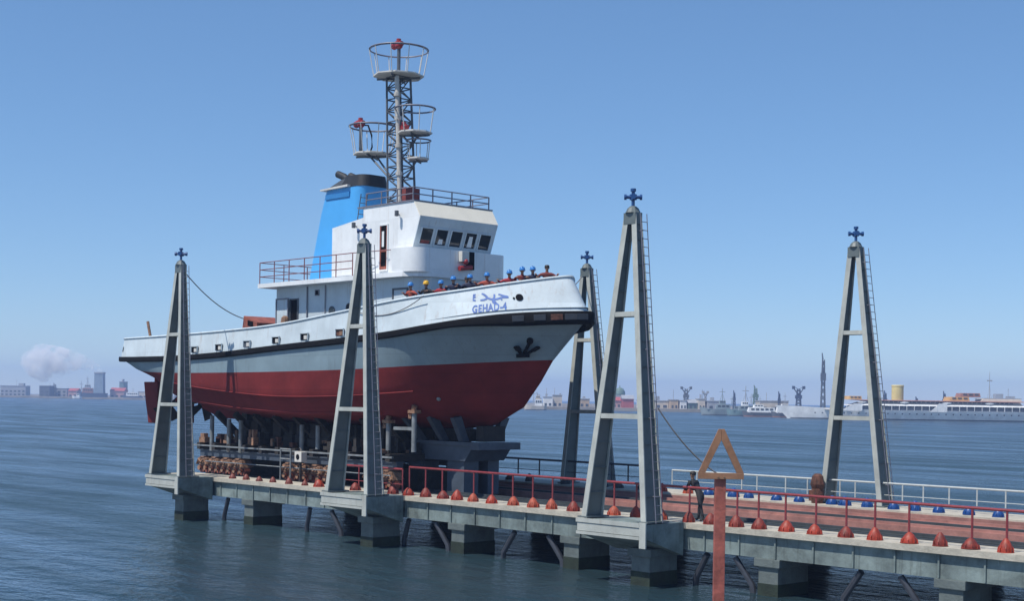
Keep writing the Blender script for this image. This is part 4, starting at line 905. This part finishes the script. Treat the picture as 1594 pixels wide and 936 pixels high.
crew(5.25, -0.53, 12.44, -0.71, 0.71, 'wide', 'maroon', 'hair', 'bareheaded person with arms spread at the very tip of the bow')
person((18.25, -5.45, 2.205), R(-90), 'pull', 'black', 'hair', 'person in dark clothes bending to pull a rope on the near jetty', sc=.97)

# ================================================================== TRIANGULAR SIGN
def at(px, py, D):   # point at distance D seen at a pixel of the photograph
    up, vp = px-797, 620.28-py; u = up*math.cos(ROLL)-vp*math.sin(ROLL); v = up*math.sin(ROLL)+vp*math.cos(ROLL)
    return CAM+FWD*D+RGT*(u*D/2211.06)+UP*(v*D/2211.06)
SP = at(1121, 742, 24); sg = thing('marker_sign', (SP.x, SP.y, -2), 'brown open triangle sign on a red square post, in front of the jetty', 'sign')
sg.rotation_euler = (0, 0, YAW-math.pi/2); sz = SP.z+2
b = MB(); b.box(-.093, .093, -.06, .06, 0, sz-.04); b.build('post', 'signpost', sg, bevel=.012, local=True)
hw_, th, hh = .385, .085, .77
tri_o = [(-hw_, sz-.04), (hw_, sz-.04), (hw_-.02, sz+.07), (.045, sz+hh), (-.045, sz+hh), (-hw_+.02, sz+.07)]
b = MB()
b.box(-hw_, hw_, -.105, -.062, sz-.045, sz+.06)
for s_ in (-1, 1):
    b.prism([(s_*hw_, sz+.062), (s_*(hw_-.12), sz+.062), (s_*.002, sz+hh-.16), (s_*.002, sz+hh+.03), (s_*.05, sz+hh+.03)], 1, -.1, -.06)
b.build('triangle_frame', 'signframe', sg, bevel=.006, local=True)
b = MB()
for q in ((-.05, sz-.0), (.05, sz-.0)): b.tube([(q[0], -.12, q[1]), (q[0], -.1, q[1])], .014, 8)
b.build('bolt', 'rust', sg, local=True)

# ================================================================== FAR SHORE
AZ = math.atan2(RGT.y, RGT.x)
def far_thing(name, px, D, label, cat, group=None):
    p = spot(px, D); t = thing(name, (p.x, p.y, 0), label, cat, group); t.rotation_euler = (0, 0, AZ); return t
def building(px, D, wpx, hpx, mat, label, roof='flat', name='waterfront_building', cat='building', win=True):
    k = D/2211; W, H = wpx*k, hpx*k; t = far_thing(name, px, D+25, label, cat)
    b = MB(); b.box(-W/2, W/2, 0, 14, 0, H+3); b.build('wall', mat, t, local=True)
    b = MB()
    if roof == 'flat': 
        b.box(-W/2-.3, W/2+.3, -.3, 14.3, H+3.002, H+3.5)
        for _ in range(random.choice((0, 1, 1, 2))):
            q = random.uniform(-.4, .25)*W; ww = random.uniform(.1, .3)*W; b.box(q, q+ww, 3, 8, H+3.502, H+3.5+random.uniform(.8, 2.6))
        if random.random() < .5: q = random.uniform(-.4, .4)*W; b.tube([(q, 5, H+3.4), (q, 5, H+random.uniform(6, 10))], .15, 4)
    elif roof == 'gable': b.prism([(-.6, H+3.002), (14.6, H+3.002), (7, H+3+W*.12+1.5)], 0, -W/2-.4, W/2+.4)
    elif roof == 'dome': b.lathe([(W*.32, 0), (W*.34, W*.1), (W*.3, W*.28), (W*.2, W*.42), (.3, W*.5), (.2, W*.62)], (0, 7, H+3.002), 16)
    b.build('roof', 'f_green' if roof == 'dome' else ('f_red' if mat == 'f_pink' else 'f_grey'), t, local=True)
    if win:
        n = max(2, int(W/4)); fl = max(1, int((H+1)/3.4))
        for f in range(fl):
            b = MB()
            for i in range(n):
                x = -W/2+W*(i+.5)/n; b.box(x-W/n*.27, x+W/n*.27, -.06, -.002, 2+f*3.3, 3.7+f*3.3)
            b.build('window_row', 'f_window', t, local=True)
    return t
building(-70, 1420, 60, 9, 'f_cream', 'long cream building on the far left shore, outermost')
building(20, 1400, 40, 13, 'f_grey', 'grey block on the left shore, left of the dark one')
building(69, 1350, 16, 14, 'f_dark', 'dark building at the waterline of the far left shore')
building(92, 1370, 24, 10, 'f_grey', 'low grey building right of the dark one on the left shore')
building(113, 1360, 14, 7, 'f_pink', 'low pinkish shed beside the dark smoking ship', 'gable')
building(182, 1330, 22, 8, 'f_pink', 'pink shed right of the dark smoking ship on the left shore', 'gable')
building(189, 1360, 7, 22, 'f_teal', 'slim blue green silo tower on the left shore', win=False, name='silo_tower', cat='tower')
building(222, 1320, 14, 7, 'f_cream', 'small cream building just left of the tugboat stern')
building(300, 1220, 60, 8, 'f_grey', 'grey shed behind the tugboat stern towers', 'gable')
building(853, 870, 14, 11, 'f_white', 'white block next to the tugboat bow on the far shore')
building(868, 880, 14, 14, 'f_cream', 'cream block left of the tower legs on the far shore')
building(893, 860, 14, 11, 'f_grey', 'grey building between the dark tower legs on the far shore')
building(910, 850, 16, 9, 'f_ochre', 'ochre building between the tower legs, right of the grey one')
building(966, 870, 26, 16, 'f_grey', 'grey domed building right of the tall tower leg', 'dome')
building(960, 835, 14, 8, 'f_pink', 'pink shed with red roof in front of the domed building', 'gable')
building(978, 825, 18, 11, 'f_red', 'bright red shed in front of the domed building', 'gable', win=False)
building(1003, 830, 18, 8, 'f_white', 'white building behind the tall tower ladder')
building(1030, 825, 22, 8, 'f_cream', 'cream low building right of the tall tower')
building(1050, 815, 12, 10, 'f_ochre', 'ochre building left of the dark twin-headed crane')
building(1064, 812, 10, 9, 'f_white', 'small white building under the twin-headed crane')
building(1079, 810, 14, 6, 'f_green', 'low green shed right of the twin-headed crane', 'gable')
building(1093, 805, 10, 12, 'f_cream', 'upright cream building left of the grey warships')
building(1112, 800, 20, 9, 'f_grey', 'wide grey building behind the first grey warship')
building(1205, 760, 46, 11, 'f_cream', 'long cream building behind the white motor launches')
building(1560, 760, 60, 20, 'f_ochre', 'ochre block behind the stern of the yacht')
def crane(px, D, hpx, wpx, label, heads=1, mat='f_dark'):
    k = D/2211; H = hpx*k+2; W = wpx*k; t = far_thing('harbour_crane', px, D+12, label, 'crane')
    b = MB()
    for sx in (-1, 1):
        for sy in (-1, 1): b.tube([(sx*W*.5, sy*W*.5, 0), (sx*W*.22, sy*W*.22, H)], .22, 5)
    for i in range(8):
        z0, z1 = H*i/8, H*(i+1)/8; h0, h1 = W*(.5-.28*i/8), W*(.5-.28*(i+1)/8)
        for s in (-1, 1): b.tube([(-h0*s, -h0, z0), (h1*s, -h1, z1)], .14, 4); b.tube([(-h0*s, h0, z0), (h1*s, h1, z1)], .14, 4); b.tube([(s*h0, -h0, z0), (s*h1, h1, z1)], .14, 4)
    b.build('tower', mat, t, local=True)
    b = MB(); b.box(-W*.55, W*.55, -W*.4, W*.4, H*.62, H*.76); b.build('cab', mat, t, local=True)
    for q in range(heads):
        s = -1 if q == 0 else 1
        b = MB(); b.tube([(0, 0, H*.75), (s*W*(1.1 if heads > 1 else .3), 0, H*1.12)], .3, 5); b.tube([(0, 0, H), (s*W*(1.1 if heads > 1 else .3), 0, H*1.12)], .12, 4)
        b.box(s*W*.9-.7, s*W*.9+.7, -.7, .7, H*1.0, H*1.12) if heads > 1 else None
        b.build('jib', mat, t, local=True)
crane(1068, 830, 30, 8, 'dark twin-headed harbour crane on the far shore, left of the sign', 2)
crane(1281, 720, 82, 7, 'tallest dark lattice crane left of the rightmost tower', 1)
crane(1243, 760, 34, 9, 'short dark crane behind the yacht bow', 2, 'f_navy')
crane(1378, 740, 30, 5, 'thin dark crane just left of the yellow funnel', 1, 'f_navy')
crane(1427, 745, 22, 5, 'small dark crane right of the yellow funnel', 1, 'f_navy')
crane(1213, 770, 26, 4, 'thin dark crane above the long cream building', 1, 'f_navy')
crane(1016, 860, 22, 4, 'thin dark crane beside the tall tower ladder', 1)
crane(85, 1380, 18, 6, 'small crane on the left shore behind the low grey building', 1)
crane(838, 875, 18, 9, 'grey crane at the edge of the tugboat bow', 1, 'f_grey')
for i, (px_, D_, h_, w_, lb) in enumerate(((1098, 835, 24, 4, 'slim dark crane behind the upright cream building'), (1143, 800, 26, 4, 'slim dark crane behind the grey warship masts'), (1176, 790, 34, 8, 'greenish crane above the dark green warship'), (1300, 750, 26, 4, 'slim dark crane right behind the left leg of the rightmost tower'),
        (1352, 750, 22, 6, 'low dark crane between the rightmost tower and the yellow funnel'), (1470, 760, 30, 5, 'dark crane behind the stern deckhouse of the yacht'), (1500, 770, 20, 4, 'short dark crane at the right edge behind the yacht'), (940, 870, 20, 5, 'short grey crane between the legs of the tall tower'))):
    crane(px_, D_, h_, w_, lb, 1 if i % 3 else 2, 'f_green' if i == 2 else ('f_navy' if i % 2 else 'f_grey'))
# vessels
def vessel(name, px, D, Lpx, hullh, hmat, smat, label, cat, blocks, masts=(), bow=-1, flare=.12, group=None):
    """hull along the shore; blocks = (x0, x1, z0, z1, width, material) in fractions of the length and metres"""
    k = D/2211; L = Lpx*k; t = far_thing(name, px, D, label, cat, group); B = max(2.2, L*.075)
    n = 26; rows = []
    for i in range(n+1):
        f = i/n; x = -L/2+L*f; g = f if bow < 0 else 1-f       # g = 0 at the bow
        wdt = B*min(1, (g/.28)**.6 if g < .28 else 1)*(1 if g < .9 else 1-.35*((g-.9)/.1)); sh = hullh*(1+.35*max(0, (.35-g)/.35)**2)
        xs_ = x+bow*(L*flare*.35 if g < .02 else 0)
        rows.append([(x, 0.0, -1), (x, -wdt*.8, -.8), (x, -wdt*.9, .4), (xs_, -wdt, sh), (xs_, wdt, sh), (x, wdt*.9, .4), (x, wdt*.8, -.8)])
    b = MB(); V = b.grid([r+[r[0]] for r in rows]); b.face([v for v in V[0][:-1]]); b.face([v for v in V[-1][:-1]])
    hl_ = b.build('hull', hmat, t, smooth=True, local=True, weld=True)
    b = MB(); b.grid([[(x*1.0, y*1.012-.02*(1 if y < 0 else -1), z) for (x, y, z) in (r[1], (r[2][0], r[2][1], .42))] for r in rows]); b.build('boot_stripe', 'f_dark' if hmat != 'f_dark' else 'f_rust', t, local=True)
    b = MB(); b.grid([[(-L/2+L*f, -B*.8, hullh-.1) for f in (.12, .9)], [(-L/2+L*f, B*.8, hullh-.1) for f in (.12, .9)]]); b.build('deck', smat, t, local=True)
    for (f0, f1, z0, z1, wd, mt) in blocks:
        x0, x1 = -L/2+L*f0, -L/2+L*f1; b = MB(); b.hexa([(x0, -B*wd, z0), (x1, -B*wd, z0), (x1, B*wd, z0), (x0, B*wd, z0)], [(x0+(x1-x0)*.06, -B*wd*.94, z1), (x1-(x1-x0)*.03, -B*wd*.94, z1), (x1-(x1-x0)*.03, B*wd*.94, z1), (x0+(x1-x0)*.06, B*wd*.94, z1)])
        o = b.build('cabin', mt, t, local=True)
        if mt not in ('f_window', 'f_yellow') and z1-z0 > 1.1:
            b = MB(); nn = max(3, int((x1-x0)/2.2))
            for i in range(nn):
                xx = x0+(x1-x0)*(.1+.84*(i+.5)/nn); b.box(xx-(x1-x0)/nn*.28, xx+(x1-x0)/nn*.28, -B*wd-.05, -B*wd*.9, z0+(z1-z0)*.5, z0+(z1-z0)*.82)
            b.build('windows', 'f_window', o, local=True)
    for (f, z0, z1, r) in masts:
        x = -L/2+L*f; b = MB(); b.tube([(x, 0, z0), (x, 0, z1)], r, 6, r*.5); b.box(x-r*6, x+r*6, -.1, .1, z0+(z1-z0)*.68, z0+(z1-z0)*.72); b.tube([(x-r*5, 0, z0), (x, 0, z0+(z1-z0)*.6), (x+r*5, 0, z0)], r*.5, 4); b.build('mast', 'f_grey' if hmat != 'f_naval' else 'f_naval', t, local=True)
    return t
vessel('cargo_ship', 145, 1300, 44, 5.5, 'f_navy', 'f_rust', 'dark cargo ship with red deckhouse at the far left shore, under the smoke', 'ship', [(.12, .5, 5, 10, .7, 'f_rust'), (.2, .4, 10, 13, .5, 'f_grey')], [(.08, 5, 17, .3), (.3, 13, 21, .3)])
vessel('ferry', 207, 1290, 30, 3.2, 'f_navy', 'f_white', 'white topped ferry right of the dark smoking ship', 'boat', [(.15, .8, 3.1, 6.5, .7, 'f_white')], [(.5, 6.5, 11, .2)])
vessel('fishing_boat', 120, 1270, 14, 2.2, 'f_white', 'f_white', 'small white fishing boat ahead of the dark cargo ship', 'boat', [(.5, .8, 2.1, 4.6, .7, 'f_white')], [(.45, 2, 10, .15)])
vessel('coaster', 834, 800, 34, 2.4, 'f_cream', 'f_white', 'pale coaster half hidden by the tugboat bow', 'ship', [(.45, .8, 2.3, 6.0, .7, 'f_white'), (.5, .7, 6, 8, .5, 'f_cream')], [(.4, 2.3, 12, .2)])
vessel('warship', 1128, 655, 72, 2.8, 'f_naval', 'f_naval', 'grey warship moored left of the dark green one', 'ship', [(.3, .62, 2.7, 5.0, .7, 'f_naval'), (.38, .52, 5.0, 6.8, .5, 'f_naval'), (.7, .82, 2.7, 4.2, .5, 'f_naval')], [(.45, 6.8, 12.5, .22), (.66, 4, 9, .15)])
vessel('warship', 1166, 640, 66, 2.4, 'f_teal', 'f_naval', 'dark green grey warship with lattice mast, left of the white launches', 'ship', [(.25, .6, 2.3, 4.6, .7, 'f_naval'), (.32, .48, 4.6, 6.4, .55, 'f_white')], [(.42, 6.4, 13.5, .25), (.55, 4.6, 10, .18)])
vessel('motor_launch', 1183, 615, 52, 1.9, 'f_dark', 'f_white', 'white motor launch with dark hull, left one of two', 'boat', [(.12, .95, 1.8, 4.0, .8, 'f_white'), (.3, .6, 4.0, 5.2, .6, 'f_white')], [(.5, 5, 9, .12)])
vessel('motor_launch', 1222, 605, 40, 1.9, 'f_dark', 'f_white', 'white motor launch with dark hull beside the yacht bow', 'boat', [(.15, .95, 1.8, 4.2, .8, 'f_white'), (.35, .6, 4.2, 5.6, .6, 'f_white')], [(.5, 5.4, 10.5, .12)])
# the white yacht
Yt = vessel('yacht', 1225+225, 575, 450, 3.9, 'f_white', 'f_cream', 'long white yacht with yellow funnel along the right shore', 'yacht',
  [(.19, .88, 3.8, 5.7, .85, 'f_dark'), (.20, .86, 5.7, 6.3, .92, 'f_white'), (.235, .80, 6.302, 7.7, .7, 'f_cream'), (.22, .82, 7.702, 8.0, .9, 'f_rust'),
   (.205, .25, 8.002, 9.4, .5, 'f_orange'), (.55, .62, 8.002, 9.6, .5, 'f_orange'), (.59, .66, 9.602, 11.2, .4, 'f_rust'), (.66, .8, 8.002, 9.0, .5, 'f_cream')], [(.17, 4, 19, .18), (.7, 8, 20, .18)])
k_ = 575/2211; L_ = 450*k_
def yx(px): return (px-1225)*k_-L_/2
b = MB(); b.lathe([(2.3, 8.0), (2.3, 13.4), (2.42, 13.5), (2.42, 13.9), (2.2, 14.1)], (yx(1397), 0, 0), 20, 1.05, .8); b.build('funnel', 'f_yellow', Yt, smooth=True, local=True)
for p0, p1, z0, z1 in ((1300, 1322, 3.9, 6.4), (1438, 1452, 3.9, 6.8)):
    b = MB(); b.prism([(yx(p0), z0-.5), (yx(p1)+3.2, z0-.5), (yx(p1)+3.2, z1), (yx(p1), z1)], 1, -8.9, -8.75); b.build('bulwark_wing', 'f_white', Yt, local=True)
b = MB()
for i in range(26):
    x = yx(1310)+i*3.0; b.box(x-.1, x+.1, -9.0, -8.85, 3.8, 5.7)
b.build('deck_stanchion', 'f_white', Yt, local=True)['kind'] = 'stuff'
for i in range(30):
    x = yx(1262)+i*2.9; b = MB(); b.tube([(x, -8.62, 2.5), (x, -8.82, 2.5)], .28, 8); b.build('porthole', 'f_window', Yt, local=True)
for i in range(5):
    x = yx(1335)+i*17; b = MB(); b.lathe([(.2, 0), (.7, .3), (.75, .7), (.2, .9)], (x, -7.3, 6.5), 8, 2.6, 1); b.build('lifeboat', 'f_white', Yt, local=True)
# chimney block and its smoke
ch = far_thing('chimney_block', 153, 1345, 'blue grey chimney block with white smoke behind the dark cargo ship', 'chimney')
b = MB(); b.hexa([(-4.5, 0, 0), (4.5, 0, 0), (4.5, 8, 0), (-4.5, 8, 0)], [(-4, 0, 24), (4, 0, 24), (4, 8, 24), (-4, 8, 24)]); b.build('stack', 'f_stack_hazed', ch, local=True)  # distance haze is mixed into the stack's pale blue grey
b = MB(); b.box(-4.3, 4.3, -.3, 8.3, 24.002, 25.4); b.build('rim', 'f_grey', ch, local=True)
sm = bpy.data.materials.new('smoke_volume'); sm.use_nodes = True; n = sm.node_tree.nodes; n.clear()
vo = n.new('ShaderNodeVolumePrincipled'); out = n.new('ShaderNodeOutputMaterial'); vo.inputs['Color'].default_value = (.995, .995, 1, 1)
tc = n.new('ShaderNodeTexCoord'); nz = n.new('ShaderNodeTexNoise'); nz.inputs['Scale'].default_value = .085; nz.inputs['Detail'].default_value = 7; nz.inputs['Roughness'].default_value = .62; nz.inputs['Distortion'].default_value = .8
mr = n.new('ShaderNodeMapRange'); mr.inputs[1].default_value = .44; mr.inputs[2].default_value = .74; mr.inputs[3].default_value = 0; mr.inputs[4].default_value = .3
sm.node_tree.links.new(tc.outputs['Object'], nz.inputs['Vector']); sm.node_tree.links.new(nz.outputs[0], mr.inputs[0]); sm.node_tree.links.new(mr.outputs[0], vo.inputs['Density']); sm.node_tree.links.new(vo.outputs[0], out.inputs['Volume'])
b = MB(); path = [(2, 25.5, 2.2), (-2, 29, 3.6), (-8, 32, 5.0), (-17, 34, 7), (-27, 34, 11), (-38, 33, 15), (-49, 34, 18), (-60, 37, 16), (-72, 40, 9)]
rings = []
for i, (x, z, r) in enumerate(path):
    rings.append([b.bm.verts.new((x+math.sin(a)*r*.35, math.cos(a)*r*1.0+4, z+math.sin(a)*r*(1+.12*math.sin(3*a+i)))) for a in [2*math.pi*j/14 for j in range(14)]])
for i in range(len(rings)-1):
    for j in range(14): b.face([rings[i][j], rings[i][(j+1) % 14], rings[i+1][(j+1) % 14], rings[i+1][j]])
b.face(rings[0][::-1]); b.face(rings[-1])
sk = b.build('smoke', sm, None, smooth=True); sk.location = ch.location; sk.rotation_euler = (0, 0, AZ); tag(sk, 'pale white smoke drifting left from the far chimney block', 'smoke'); sk['kind'] = 'stuff'

# ================================================================== HAZE
hz = bpy.data.materials.new('haze_air'); hz.use_nodes = True; n = hz.node_tree.nodes; n.clear()
vo = n.new('ShaderNodeVolumePrincipled'); vo.inputs['Color'].default_value = (.44, .60, .95, 1); vo.inputs['Density'].default_value = HAZE; vo.inputs['Anisotropy'].default_value = .1
out = n.new('ShaderNodeOutputMaterial'); hz.node_tree.links.new(vo.outputs[0], out.inputs['Volume'])
b = MB(); b.box(-3010, 1510, -2410, 3010, -5, 60); h = b.build('haze', hz); h['kind'] = 'stuff'; tag(h, 'thin blue haze in the air over the bay', 'haze'); h['kind'] = 'stuff'
